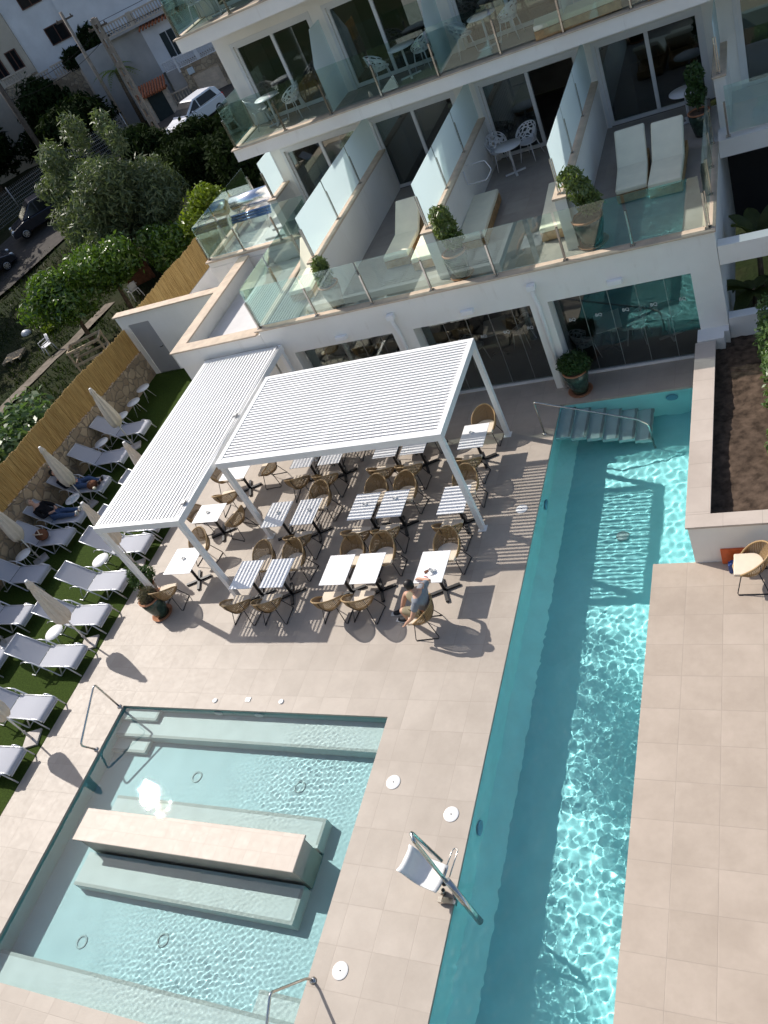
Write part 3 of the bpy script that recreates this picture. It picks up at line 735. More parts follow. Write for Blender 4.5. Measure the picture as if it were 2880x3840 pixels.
# ------------------------------------------------------------------ dining chairs and tables
def rim(phi):   # phi measured from the back
    a=abs(phi)/R(128); z=.83-.40*(a**1.7)
    rx=.285+.02*math.cos(phi); ry=.29+.03*math.cos(phi)
    return (rx*math.sin(phi), -.015-ry*math.cos(phi), z)
def base(phi):
    return (.215*math.sin(phi), -.0-.20*math.cos(phi)+.0, .40)
def make_chair():
    t=thing('rattan_chair','x','chair')
    n=33; m=9; ph=np.linspace(-R(128),R(128),n)
    X=np.zeros((m,n));Y=X.copy();Z=X.copy();UV=[[None]*n for _ in range(m)]
    for j,p in enumerate(ph):
        A=base(p);B=rim(p)
        for i in range(m):
            s=i/(m-1); bl=math.sin(s*math.pi)*.035
            X[i,j]=A[0]+(B[0]-A[0])*s+bl*math.sin(p); Y[i,j]=A[1]+(B[1]-A[1])*s-bl*math.cos(p); Z[i,j]=A[2]+(B[2]-A[2])*s
            UV[i][j]=(j/(n-1)*44, s*22)
    b=MB(); b.grid(X,Y,Z,True,UV)
    # woven seat pan
    d=[(.255*math.sin(a),.25*math.cos(a)) for a in np.linspace(0,2*math.pi,29)[:-1]]
    k=len(d); vs=[(0,0.02,.395)]+[(x*.9,y*.95+.02,.40) for x,y in d]
    b.add(vs,[(0,1+i,1+(i+1)%k) for i in range(k)],False,[[(0,0),(4,0),(4,4)] for i in range(k)])
    shell=b.build('woven_shell',M['wicker'],t)
    b=MB(); b.tube([rim(p) for p in ph]+[],.017,6); 
    fr=[rim(ph[-1]),(.2,.22,.42),(0,.265,.415),(-.2,.22,.42),rim(ph[0])]; b.tube(fr,.015,6); b.build('rim',M['rim'],t)
    b=MB()
    for p in (0,R(58),-R(58)):
        pts=[]
        for s in np.linspace(0,1,6):
            A=base(p);B=rim(p); bl=math.sin(s*math.pi)*.035+.008
            pts.append((A[0]+(B[0]-A[0])*s+bl*math.sin(p),A[1]+(B[1]-A[1])*s-bl*math.cos(p),A[2]+(B[2]-A[2])*s))
        b.tube(pts,.008,5)
    b.build('rib',M['black'],shell)
    # D-shaped cushion
    pts=[(-.225,.25),(.225,.25)]+[(.235*math.cos(a),-.02-.19*math.sin(a)) for a in np.linspace(0,math.pi,13)]
    b=MB(); b.poly(pts,.412,.475); b.build('cushion',M['cushion'],t,bev=.015)
    for sx in (-1,1):
        b=MB(); x=.275*sx; xs_=.17*sx
        b.tube([(xs_,.14,.395),(x-.02*sx,.235,.03),(x,.225,.012),(x,-.225,.012),(x-.02*sx,-.235,.03),(xs_,-.13,.395)],.0095,6)
        b.tube([(x,.16,.006),(x,.225,.006)],.014,6); b.tube([(x,-.16,.006),(x,-.225,.006)],.014,6)
        b.build('leg',M['black'],t)
    b=MB(); b.tube([(-.17,.14,.39),(.17,.14,.39)],.009,5); b.tube([(-.17,-.13,.39),(.17,-.13,.39)],.009,5); b.build('crossbar',M['black'],t)
    return t
CH=make_chair(); GC='rattan chairs around the dining tables'
def chair(x,y,rz,label,group=GC): return place(CH,(x,y,0),rz,label,group)
def make_table(wx,wy):
    t=thing('dining_table','x','table')
    b=MB(); b.box(-wx/2,wx/2,-wy/2,wy/2,.728,.742); b.build('tabletop',M['tabletop'],t,bev=.003)
    b=MB(); b.tube([(0,0,.04),(0,0,.72)],.035,8); b.box(-.12,.12,-.12,.12,.712,.727); b.build('column',M['black'],t)
    b=MB()
    for a in (R(25),R(115)):
        for s in (1,-1):
            b.obox((.17*math.cos(a)*s,.17*math.sin(a)*s,.032),(.32,.065,.04),a); b.tube([(.31*math.cos(a)*s,.31*math.sin(a)*s,.0),(.31*math.cos(a)*s,.31*math.sin(a)*s,.02)],.022,8)
    b.build('cross_foot',M['black'],t)
    return t
TB=make_table(.6,.8); GT='white dining tables on the pool deck'
cols=[('first',-9.01),('second',-8.2),('third',-6.69),('fourth',-5.97),('fifth',-4.53)]
rows=[('front',.16),('middle',1.97),('back',3.94)]
for rn,y in rows:
    for cn,x in cols:
        dx=0
        lab={'front':'poolside','middle':'middle','back':'rear'}[rn]
        st='striped by slat shade' if not(rn=='front' and cn in('third','fourth','fifth')) else 'in full sun'
        place(TB,(x+(-.03 if rn=='front' else 0),y-(.05 if cn=='fifth' else 0),0),0,'white rectangular table %s, %s from left in %s row'%(st,cn,lab),GT)
        d='%s from left in the %s row of tables'%(cn,lab)
        if not (cn=='first' and rn=='middle'):
            chair(x-(.12 if rn=='front' else .06),y-.60-(.0 if rn!='front' else .0),R(random.uniform(-7,7)),'rattan chair on the pool side of the %s table in the %s row'%(cn,lab)) if not (cn=='fifth' and rn=='front') else None
            chair(x+.05,y+.60,R(180+random.uniform(-8,8)),'rattan chair on the building side of the %s table in the %s row'%(cn,lab))
chair(-4.66,-.80,R(97),'rattan chair turned sideways under the seated man')
GQ='square white tables beside the pergola posts'
TQ=make_table(.8,.62); TQ2=make_table(.8,.8)
place(TQ,(-11.15,2.23,0),0,'sunlit white table between the two pergola posts with ashtray',GQ)
place(TQ2,(-11.13,.69,0),0,'sunlit square white table nearest the lawn corner and big pot',GQ)
dup(TQ2,(-11.05,3.80,0),0,'white square table furthest under the left pergola',GQ)
chair(-11.45,-.02,R(8),'rattan chair before the square table beside the big pot')
chair(-11.15,1.36,R(176),'rattan chair behind the square table nearest the lawn')
chair(-11.75,2.45,R(-75),'rattan chair on the lawn side of the post table')
chair(-10.50,2.22,R(75),'rattan chair seen edge on right of the post table')
chair(-11.15,3.05,R(5),'rattan chair in front of the furthest pergola table')
chair(-11.7,3.9,R(-90),'rattan chair on the lawn side of the furthest pergola table')
chair(-10.3,4.0,R(95),'rattan chair with long shadow right of the furthest pergola table')
chair(1.06,.06,R(90),'lone rattan chair with cream seat beside the planter wall')
def make_ash():
    b=MB(); b.lathe([(.0,0),(.045,0),(.05,.035),(.040,.04),(.036,.012),(0,.012)],16); return b.build('ashtray',M['plasticwhite'])
AS=make_ash(); first=True
for x,y,l in [(-11.2,2.25,'post table'),(-11.15,.75,'square table near the big pot'),(-8.98,2.0,'first middle row table'),(-8.12,2.0,'second middle row table'),(-6.66,2.0,'third middle row table'),(-5.95,2.1,'fourth middle row table'),(-4.6,4.0,'fifth rear row table'),(-6.0,4.05,'fourth rear row table'),(-8.15,4.0,'second rear row table')]:
    o=AS if first else AS.copy()
    if not first: COL.objects.link(o)
    first=False; o.location=(x,y,.743); tag(o,'small white ashtray on the '+l,'ashtray','ashtrays on the tables')
b=MB(); b.lathe([(0,0),(.05,0),(.085,.008),(.086,.013),(.05,.012),(0,.01)],18); b.lathe([(.03,.012),(.042,.075),(.038,.077),(.026,.02)],16,caps=False); b.tube([(.038,0,.065),(.065,0,.06),(.06,0,.03),(.036,0,.025)],.006,5)
tag(b.build('coffee_cup',M['plasticwhite'],loc=(-4.52,-.03,.743)),'white cup and saucer on the seated man\'s table','cup')
b=MB(); b.obox((0,0,.012),(.085,.055,.022),.5); b.obox((.05,.05,.006),(.07,.05,.01),1.2); tag(b.build('cigarette_packet',M['clutter'],loc=(-4.64,-.02,.743)),'small orange and white packet beside the coffee cup','packet')
b=MB(); b.tube([(0,0,.01),(.08,-.03,.01)],.009,6); tag(b.build('lighter',M['redlight'],loc=(-4.66,-.13,.743)),'red lighter by the edge of the man\'s table','lighter')

# ------------------------------------------------------------------ sun loungers: head towards -x, foot end at x=0
def make_lounger():
    t=thing('sun_lounger','x','sun lounger'); w=.56
    prof=[(-.02,.20),(.0,.27),(-.035,.335),(-.10,.355),(-.6,.35),(-1.13,.345)]
    X=[];Z=[]
    for x,z in prof: X.append(x);Z.append(z)
    b=MB(); 
    Xg=np.array([X,X]).T; Yg=np.tile([-w/2,w/2],(len(X),1)); Zg=np.array([Z,Z]).T
    b.grid(Xg,Yg,Zg); b.build('seat',M['sling'],t)
    b=MB(); pb_=[(-1.14,.35),(-1.30,.46),(-1.55,.66),(-1.80,.86),(-1.83,.885)]
    Xg=np.array([[p[0]]*2 for p in pb_]); Zg=np.array([[p[1]]*2 for p in pb_]); Yg=np.tile([-w/2,w/2],(len(pb_),1))
    b.grid(Xg,Yg,Zg); bk=b.build('backrest',M['sling'],t)
    b=MB()
    for s in (-1,1): b.tube([(-1.14,s*(w/2+.0),.35),(-1.82,s*(w/2),.88)],.014,6)
    b.tube([(-1.83,-w/2,.885),(-1.83,w/2,.885)],.014,6); b.build('back_frame',M['greypaint'],bk)
    for s in (-1,1):
        b=MB(); y=s*(w/2+.02); yo=s*(w/2+.045)
        b.tube([(-1.14,y,.345),(-.6,y,.35),(-.10,y,.355),(-.035,y,.335),(0,y,.27)],.018,6); b.build('side_rail',M['greypaint'],t)
        b=MB(); b.tube([(-1.60,yo,.47),(-1.52,yo,.535),(-1.40,yo,.56),(-1.2,yo,.535),(-.78,yo,.16),(-.68,yo,.03),(-.63,yo,.018),(-.58,yo,.05),(-.40,yo,.33),(-.33,yo,.385),(-.24,yo,.385),(-.15,yo,.33),(.02,yo,.012)],[.012]*3+[.018]*10,6)
        b.build('arm_leg',M['greypaint'],t)
        b=MB(); b.tube([(-1.2,yo,.5),(-1.33,yo,.30),(-1.45,yo,.05),(-1.52,yo,.012),(-1.60,yo,.05)],.014,6); b.build('rear_leg',M['greypaint'],t)
    for xx,zz,rr_,e in ((.0,.235,.014,.02),(-1.52,.02,.012,.04),(-.63,.02,.01,.04)):
        b=MB(); b.tube([(xx,-w/2-e,zz),(xx,w/2+e,zz)],rr_,6); b.build('crossbar',M['greypaint'],t)
    return t
LG=make_lounger()
GF='sling loungers in the row beside the deck'; GB='sling loungers in the row along the fence'
ordn=['nearest','second','third','fourth','fifth','sixth','seventh','eighth']
for i,y in enumerate([-4.36,-3.1,-1.72,-.53,.53,1.77,2.52,3.9]):
    place(LG,(-13.19,y,.006),R(random.uniform(-1.5,1.5)),'empty grey sling lounger, %s from the camera in the row beside the deck'%ordn[i],GF)
back=[(-15.8,-3.2),(-15.8,-1.81),(-15.93,-.46),(-16.44,.93),(-16.43,2.29),(-16.47,3.14),(-16.43,4.37),(-16.42,5.62),(-16.38,6.92)]
blab=['grey lounger at the near end of the row along the fence','second grey lounger from the near end along the fence','third grey lounger from the near end along the fence','grey lounger in dappled light next to the blond woman\'s bag','grey lounger along the fence holding the patterned bag','grey lounger carrying the resting woman in black','grey lounger carrying the person with raised arm','empty grey lounger just beyond the person with raised arm','furthest grey lounger along the fence near the side tables']
for (x,y),l in zip(back,blab): dup(LG,(x,y,.006),R(random.uniform(-2,2)),l,GB)
# side tables
def make_side():
    t=thing('side_table','x','side table'); b=MB(); b.lathe([(0,.475),(.235,.475),(.24,.482),(.24,.492),(0,.492)],28); b.build('tabletop',M['alu'],t)
    for k in range(3):
        a=2*math.pi*k/3+.4; b=MB(); b.tube([(.05*math.cos(a),.05*math.sin(a),.475),(.21*math.cos(a),.21*math.sin(a),.0)],.009,6); b.build('leg',M['greypaint'],t)
    return t
SD=make_side(); GS='round white side tables on the lawn'
for x,y,l in [(-14.33,-1.14,'bright round side table beside the large cream parasol'),(-14.33,1.14,'bright round side table near the left pergola post'),(-17.6,1.55,'shaded round side table at the foot of the stone wall'),(-17.18,3.68,'round side table with papers next to the resting woman'),(-17.75,6.25,'striped round side table between the far loungers'),(-17.7,7.52,'round side table behind the furthest lounger'),(-17.6,8.2,'middle one of the spare round side tables by the wall'),(-17.64,8.95,'striped round side table furthest along the stone wall'),(-16.9,-1.1,'round side table at the near end by the fence row')]:
    place(SD,(x,y,.006),random.uniform(0,2),l,GS)
b=MB()
for k in range(9): b.obox((random.uniform(-.12,.12),random.uniform(-.12,.12),.004+.003*k),(random.uniform(.08,.17),random.uniform(.06,.12),.003),random.uniform(0,3))
tag(b.build('magazine_pile',M['pinksign'],loc=(-17.18,3.68,.5)),'loose magazines on the resting woman\'s side table','magazines')
# parasols
def make_parasol():
    t=thing('parasol','x','parasol')
    b=MB(); b.tube([(0,0,.05),(0,0,2.36)],.02,10); b.build('pole',M['alu'],t)
    b=MB(); b.box(-.21,.21,-.19,.19,.0,.05); b.tube([(0,0,.05),(0,0,.34)],.028,8); b.tube([(-.05,0,.3),(.05,0,.3)],.012,6); b.build('base',M['slab'],t,bev=.006)
    n=48; prof=[(.93,.115),(.97,.165),(1.15,.185),(1.4,.165),(1.7,.13),(2.0,.09),(2.18,.065),(2.20,.085),(2.33,.05),(2.36,.035)]
    vs=[]
    for i,(z,r) in enumerate(prof):
        for j in range(n):
            a=2*math.pi*j/n; f=1+.20*math.sin(8*a+.3*math.sin(z*3))*(1 if i<6 else .5)+.10*math.sin(3*a+z)
            zz=z+(.045*math.sin(8*a)+.03*math.sin(3*a+1) if i<2 else 0)
            vs.append((r*f*math.cos(a),r*f*math.sin(a),zz))
    fs=[(i*n+j,i*n+(j+1)%n,(i+1)*n+(j+1)%n,(i+1)*n+j) for i in range(len(prof)-1) for j in range(n)]
    b=MB(); b.add(vs,fs,True); cn=b.build('canopy',M['canvas'],t)
    b=MB(); b.lathe([(0,2.355),(.042,2.355),(.045,2.375),(.02,2.385),(0,2.385)],14); b.build('cap',M['plasticwhite'],t)
    return t
PR=make_parasol(); GP='closed cream parasols'
for x,y,l in [(-13.52,-3.68,'closed cream parasol cut by the left frame edge beside the pool'),(-13.52,-1.13,'closed cream parasol in full view between the front loungers'),(-13.48,1.28,'closed cream parasol partly behind the left pergola post'),(-13.5,3.45,'closed cream parasol rising behind the left pergola roof'),(-16.5,-1.12,'closed cream parasol low at the left edge in the fence row'),(-17.45,1.75,'closed cream parasol at left edge above the shaded side table'),(-16.95,3.84,'closed cream parasol in front of the person with raised arm'),(-16.75,6.38,'furthest closed cream parasol near the spare side tables')]:
    place(PR,(x,y,.006),random.uniform(0,2),l,GP)
b=MB(); b.ell((0,0,.17),(.21,.17,.17),16,9); o=b.build('handbag',M['clutter'],loc=(-17.35,2.25,.36)); tag(o,'dark patterned bag lying on a grey lounger','bag')
b=MB(); b.tube([(-.16,-.02,.22),(-.1,-.14,.33),(.05,-.17,.34),(.16,-.06,.24)],.016,6); b.tube([(-.15,.06,.25),(0,.0,.36),(.12,-.12,.28)],.016,6); b.build('strap',M['stone'],o)

# ------------------------------------------------------------------ handrails, discs, lift
def hand(label,pts,r,flanges):
    t=thing('handrail',label,'handrail'); b=MB(); b.tube(pts,r,10); rec(b.build('tube',M['steelgreen'],t))
    b=MB()
    for p in flanges: b.lathe([(.0,0),(.055,0),(.055,.012),(.03,.03),(0,.03)],14,p)
    b.build('flange',M['steel'],t); return t
def arc(pts,rad=.08,k=4):
    out=[Vector(pts[0])]
    for a,p,c in zip(pts[:-2],pts[1:-1],pts[2:]):
        a,p,c=Vector(a),Vector(p),Vector(c); d1=(a-p).normalized()*rad; d2=(c-p).normalized()*rad
        for i in range(k+1):
            s=i/k; out.append((p+d1)*(1-s)**2+p*2*s*(1-s)+(p+d2)*s*s)
    out.append(Vector(pts[-1])); return out
hand('slanting steel handrail over the lap pool entry steps',arc([(-3.2,4.54,0),(-3.2,4.54,.93),(-1.15,4.5,.12),(-.95,4.48,-.05),(-.93,4.46,-1.14)],.07),.021,[(-3.2,4.54,0)])
hand('bent steel handrail at the lawn corner of the bathing pool',arc([(-11.51,-2.78,0),(-11.51,-2.80,.90),(-11.51,-3.95,.42),(-11.51,-3.80,0)],.09),.021,[(-11.51,-2.78,0),(-11.51,-3.80,0)])
hand('dark steel handrail at the bottom edge of the photo',arc([(-4.88,-7.1,0),(-4.90,-7.12,.16),(-4.9,-7.55,.95),(-4.9,-8.4,.55),(-4.9,-8.6,0)],.06),.021,[(-4.88,-7.1,0),(-4.9,-8.6,0)])
for i,(x,y,l) in enumerate([(-4.5,-3.97,'white round deck lid beside the bathing pool corner'),(-3.34,-4.42,'white round deck lid close to the lap pool edge'),(-4.49,-6.9,'white round deck lid nearest the lower handrail'),(-3.34,2.22,'white round deck lid in the striped pergola shade')]):
    b=MB(); b.lathe([(0,.001),(.125,.001),(.128,.006),(.122,.009),(0,.011)],32,caps=False); o=b.build('skimmer_disc',M['plasticwhite'],loc=(x,y,.001)); tag(o,l,'lid','round skimmer lids on the deck')
    b=MB(); b.lathe([(0,.0115),(.014,.0115),(.014,.013),(0,.013)],10); b.build('finger_hole',M['black'],o)
for x,y,l in [(-9.01,-2.55,'small white round cap left on the bathing pool edge'),(-7.39,-2.52,'small white round cap right on the bathing pool edge')]:
    b=MB(); b.lathe([(0,0),(.055,0),(.055,.014),(.045,.018),(0,.018)],18); tag(b.build('floor_marker',M['plasticwhite'],loc=(x,y,.001)),l,'cap','round caps along the bathing pool edge')
b=MB(); b.box(-.06,.06,-.05,.05,0,.012); tag(b.build('square_marker',M['plasticwhite'],loc=(-8.2,-2.5,.001),bev=.003),'small white square plate between the two round caps','plate')
lf=thing('pool_lift','steel pool hoist with white bucket seat leaning over the lap pool','pool lift')
b=MB(); b.tube(arc([(-2.68,-5.82,-.16),(-2.86,-5.70,.0),(-3.19,-5.42,1.30),(-3.27,-5.30,1.30),(-3.07,-5.36,.55)],.05),.030,10); rec(b.build('hoist_arm',M['steelgreen'],lf))
b=MB(); b.tube([(-2.62,-5.86,-.28),(-2.70,-5.80,-.05),(-2.92,-5.62,.55)],.05,12); rec(b.build('column',M['steelgreen'],lf))
b=MB(); b.box(-3.2,-2.92,-5.78,-5.70,.02,.10); b.tube([(-3.17,-5.62,.03),(-3.17,-5.62,.12)],.05,12); b.tube([(-2.95,-5.7,.1),(-2.88,-5.62,.45)],.02,8); b.build('base_clamp',M['steel'],lf)
b=MB(); n=9; X=np.zeros((n,7));Y=X.copy();Z=X.copy()
for i in range(n):
    s=i/(n-1)
    px_,pz=[(0.30,.36),(.22,.36),(.12,.345),(.02,.345),(-.06,.37),(-.12,.43),(-.17,.52),(-.22,.59),(-.28,.62)][i]
    for j in range(7):
        yy=-.2+.4*j/6; X[i,j]=px_; Y[i,j]=yy; Z[i,j]=pz+.05*abs(yy/.2)**3
b.grid(X,Y,Z); se=b.build('bucket_seat',M['plasticwhite'],lf,loc=(-3.34,-5.50,.03)); se.rotation_euler=(0,0,R(-14))
sol=se.modifiers.new('thick','SOLIDIFY'); sol.thickness=.018
b=MB(); b.tube(arc([(-3.05,-5.50,.42),(-3.0,-5.1,.40),(-2.92,-5.1,.40),(-2.95,-5.52,.42)],.04),.010,6); b.build('arm_loop',M['steel'],lf)
b=MB(); b.tube([(-3.04,-5.60,.30),(-2.93,-5.60,.52)],.018,8); b.ell((-3.08,-5.66,.25),(.03,.03,.03),8,6); b.ell((-3.05,-5.6,.33),(.035,.035,.035),8,6); b.build('joint',M['black'],lf)
b=MB(); b.box(-.22,.22,-.022,.022,0,.32); b.box(-.10,.10,-.03,-.023,.255,.29); o=b.build('spine_board',M['orange'],bev=.03,loc=(.80,.485,.02)); o.rotation_euler=(R(-6),0,0); tag(o,'orange plastic board leaning against the planter wall','board')
b=MB(); b.box(-.09,.09,-.05,.05,.0,.20); b.box(-.06,.06,-.051,.045,.201,.235); b.lathe([(.0,.236),(.022,.236),(.022,.27),(0,.27)],10); tag(b.build('plastic_canister',M['blue'],bev=.012,loc=(.78,.31,.002)),'blue plastic canister in front of the orange board','canister')
# flower pots at ground level
def leaves(name,mat,parent,blobs,n,size,seed=1,flat=.0,long=1.7,loc=None,shell=.55):
    r=np.random.RandomState(seed); V=[];Fc=[]; tot=sum(b[1][0]*b[1][1]+b[1][2]*b[1][0] for b in blobs)
    P=[];D=[]
    for c,rad in blobs:
        k=max(4,int(n*(rad[0]*rad[1]+rad[2]*rad[0])/tot)); u=r.normal(size=(k,3)); u/=np.linalg.norm(u,axis=1)[:,None]
        q=shell+(1-shell)*r.uniform(0,1,(k,1))**.6; q*=1+.16*r.normal(size=(k,1))*.6
        P.append(np.array(c)+u*q*np.array(rad)); D.append(u)
    P=np.concatenate(P);D=np.concatenate(D);k=len(P)
    nrm=D+r.normal(size=(k,3))*.9; nrm[:,2]+=flat; nrm/=np.linalg.norm(nrm,axis=1)[:,None]
    t=np.cross(nrm,r.normal(size=(k,3))); t/=np.linalg.norm(t,axis=1)[:,None]; w=np.cross(nrm,t)
    s=size*r.uniform(.6,1.35,(k,1)); a=t*s*long; b_=w*s*.62
    v=np.stack([P-a,P-b_*.9+nrm*s*.15,P+a,P+b_*.9+nrm*s*.15],1).reshape(-1,3)
    me=bpy.data.meshes.new(name); me.vertices.add(len(v)); me.vertices.foreach_set('co',v.ravel()); me.loops.add(4*k); me.polygons.add(k)
    me.loops.foreach_set('vertex_index',np.arange(4*k)); me.polygons.foreach_set('loop_start',np.arange(0,4*k,4)); me.polygons.foreach_set('loop_total',np.full(k,4)); me.materials.append(mat); me.update(); me.validate()
    o=bpy.data.objects.new(name,me); COL.objects.link(o)
    if parent: o.parent=parent
    if loc: o.location=loc
    return o
def pot(name,label,loc,h,r,potmat,leafmat,blobs,n,size,seed,saucer=True,long=1.7,stem=None,flat=0):
    t=thing(name,label,'potted plant',loc)
    b=MB(); b.lathe([(r*.62,0.02),(r*.72,h*.25),(r*.92,h*.65),(r*.96,h*.88),(r*.84,h*.93),(r*.84,h*.95)],24); p=b.build('pot',potmat,t)
    b=MB(); b.lathe([(r*.82,h*.95),(r*1.0,h*.955),(r*1.02,h),(r*.86,h),(r*.84,h*.96)],24,caps=False); b.build('rim',M['terracotta'],p)
    b=MB(); b.lathe([(0,h*.96),(r*.85,h*.96),(r*.84,h*.965),(0,h*.968)],20,caps=False); b.build('soil',M['soil'],t)
    if saucer: b=MB(); b.lathe([(0,.0),(r*.85,.0),(r*1.0,.05),(r*.95,.05),(r*.82,.015),(0,.015)],24,caps=False); b.build('saucer',M['terracotta'],t)
    if stem:
        b=MB()
        for q in stem: b.tube(q,.014,6)
        b.build('stem',M['trunk'],t)
    leaves('foliage',leafmat,t,blobs,n,size,seed,flat,long); return t
pot('potted_plant','tall glazed pot with round grey herb beside the left pergola post',(-11.72,-.28,0),.62,.27,M['ceramicgreen'],M['dryherb'],[((0,0,.70),(.23,.23,.17)),((.05,.03,.75),(.18,.18,.14))],2600,.014,3)
pot('potted_plant','leafy green shrub in a pot behind the grey herb pot',(-12.3,.3,0),.4,.2,M['pinkpot'],M['pothedge'],[((0,0,.62),(.30,.30,.24)),((-.1,.05,.8),(.2,.22,.2)),((.18,.1,.7),(.2,.2,.2))],1500,.026,4,stem=[[(0,0,.38),(.02,.01,.6),(0,.05,.85)]])
pot('potted_plant','green glazed pot with bushy plant by the patio door pier',(-2.55,5.92,0),.62,.29,M['ceramicgreen'],M['pothedge'],[((0,0,.82),(.34,.34,.22)),((-.16,.05,.78),(.22,.24,.2)),((.18,-.05,.8),(.24,.22,.2))],2200,.026,5)
iv=thing('ivy_plant','trailing ivy bush at the right edge of the planter soil','plant',(1.55,4.2,.68)); leaves('foliage',M['ivy'],iv,[((0,.9,.45),(.28,.5,.5)),((.05,.2,.35),(.25,.5,.42)),((.1,-.6,.3),(.28,.4,.4)),((0,1.4,.7),(.25,.35,.45))],2600,.045,6,.3,1.2)
b=MB(); b.tube([(.3,1.0,-.03),(.2,.9,.4),(.05,.6,.8)],.025,6); b.tube([(.3,-.4,-.03),(.2,-.5,.4),(.1,-.6,.5)],.02,6); b.build('stem',M['trunk'],iv)
iv2=thing('ivy_plant','small ivy clump low on the planter soil near its front','plant',(1.62,2.25,.68)); leaves('foliage',M['ivy'],iv2,[((0,.1,.25),(.25,.42,.32)),((.1,-.2,.2),(.2,.25,.25))],900,.045,7,.3,1.2)
b=MB(); b.tube([(.1,0,-.03),(.05,.1,.3)],.02,6); b.build('stem',M['trunk'],iv2)
for i,(y,l) in enumerate([(9.6,'small grey shrub next to the door corner of the annex'),(8.6,'second grey shrub along the annex wall'),(7.5,'third grey shrub along the annex wall'),(6.5,'grey shrub at the front corner of the annex'),(5.3,'grey shrub half hidden under the left pergola edge')]):
    t=thing('lavender_shrub',l,'shrub',(-13.35,y,0),0,'grey shrubs along the annex wall'); leaves('foliage',M['dryherb'],t,[((0,0,.35),(.24,.26,.32)),((.05,.1,.5),(.18,.18,.2))],1300,.018,20+i,.2)
    b=MB(); b.tube([(0,0,0),(.02,.02,.4)],.015,5); b.build('stem',M['trunk'],t)
# ------------------------------------------------------------------ balcony furniture
def make_lattice_chair():
    t=thing('branch_chair','x','chair'); n=21;m=10
    X=np.zeros((m,n));Y=X.copy();Z=X.copy();UV=[[None]*n for _ in range(m)]
    for j in range(n):
        p=R(-118)+R(236)*j/(n-1)
        a=abs(p)/R(118); zt=.84-.26*a**2.2
        for i in range(m):
            s=i/(m-1); z=.45+(zt-.45)*s; r=.215+.065*math.sin(s*1.9)
            X[i,j]=r*math.sin(p)*1.0; Y[i,j]=-r*math.cos(p)*.95-.05*s*math.cos(p); Z[i,j]=z; UV[i][j]=(j/(n-1)*9,s*5)
    b=MB(); b.grid(X,Y,Z,True,UV); sh=b.build('backrest',M['lattice'],t); so=sh.modifiers.new('thick','SOLIDIFY'); so.thickness=.012
    b=MB(); b.tube([(X[-1,j],Y[-1,j],Z[-1,j]) for j in range(n)],.011,6); b.build('rim',M['chairwhite'],t)
    d=[(.22*math.sin(a),.22*math.cos(a)) for a in np.linspace(0,2*math.pi,25)[:-1]]; k=len(d)
    b=MB(); b.add([(0,0,.438)]+[(x,y,.45) for x,y in d],[(0,1+(i+1)%k,1+i) for i in range(k)],True); b.tube([(x,y,.45) for x,y in d],.011,6,closed=True); b.build('seat',M['chairwhite'],t)
    for sx in (-1,1):
        for sy in (-1,1):
            b=MB(); b.tube([(.15*sx,.15*sy,.445),(.22*sx,.23*sy,0)],[.016,.011],6); b.build('leg',M['chairwhite'],t)
    return t
LC=make_lattice_chair(); GL='white branch pattern chairs on the balconies'
def make_bistro():
    t=thing('bistro_table','x','table'); b=MB(); b.lathe([(0,.715),(.34,.715),(.35,.722),(.35,.735),(0,.735)],32); b.build('tabletop',M['chairwhite'],t)
    b=MB(); b.tube([(0,0,.03),(0,0,.715)],.03,10); b.build('column',M['chairwhite'],t)
    b=MB()
    for k in range(4): a=R(20+90*k); b.obox((.13*math.cos(a),.13*math.sin(a),.022),(.28,.06,.035),a)
    b.build('cross_foot',M['chairwhite'],t); return t
BT=make_bistro(); GBt='round white bistro tables on the balconies'
Z2=6.048; Z1=3.152
for x,y,z,l in [(-10.23,11.95,Z2,'white bistro table on the upper left corner balcony'),(-6.13,11.9,Z2,'white bistro table on the second upper balcony'),(-4.03,11.95,Z2,'white bistro table on the third upper balcony'),(-4.15,11.36,Z1,'white bistro table on the terrace with two chairs behind it'),(.11,11.46,Z1,'white bistro table behind the two ivory daybeds'),(-10.3,11.9,8.975,'white bistro table on the topmost left balcony')]:
    place(BT,(x,y,z),0,l,GBt)
for x,y,z,a,l in [(-10.68,12.1,Z2,-70,'branch chair left of the table on the upper left corner balcony'),(-9.5,11.9,Z2,80,'branch chair right of the table on the upper left corner balcony'),(-6.78,11.78,Z2,-60,'branch chair left of the table on the second upper balcony'),(-5.72,12.1,Z2,75,'branch chair by the glass screen on the second upper balcony'),(-4.6,12.0,Z2,-70,'branch chair left of the table on the third upper balcony'),(-3.45,12.0,Z2,80,'branch chair right of the table on the third upper balcony'),(-4.6,11.95,Z1,-150,'left branch chair behind the terrace table'),(-3.8,12.0,Z1,160,'right branch chair behind the terrace table'),(-5.75,12.1,Z1,120,'branch chair half hidden behind a frosted screen'),(-10.8,11.8,8.975,-90,'branch chair on the topmost left balcony')]:
    place(LC,(x,y,z),R(a),l,GL)
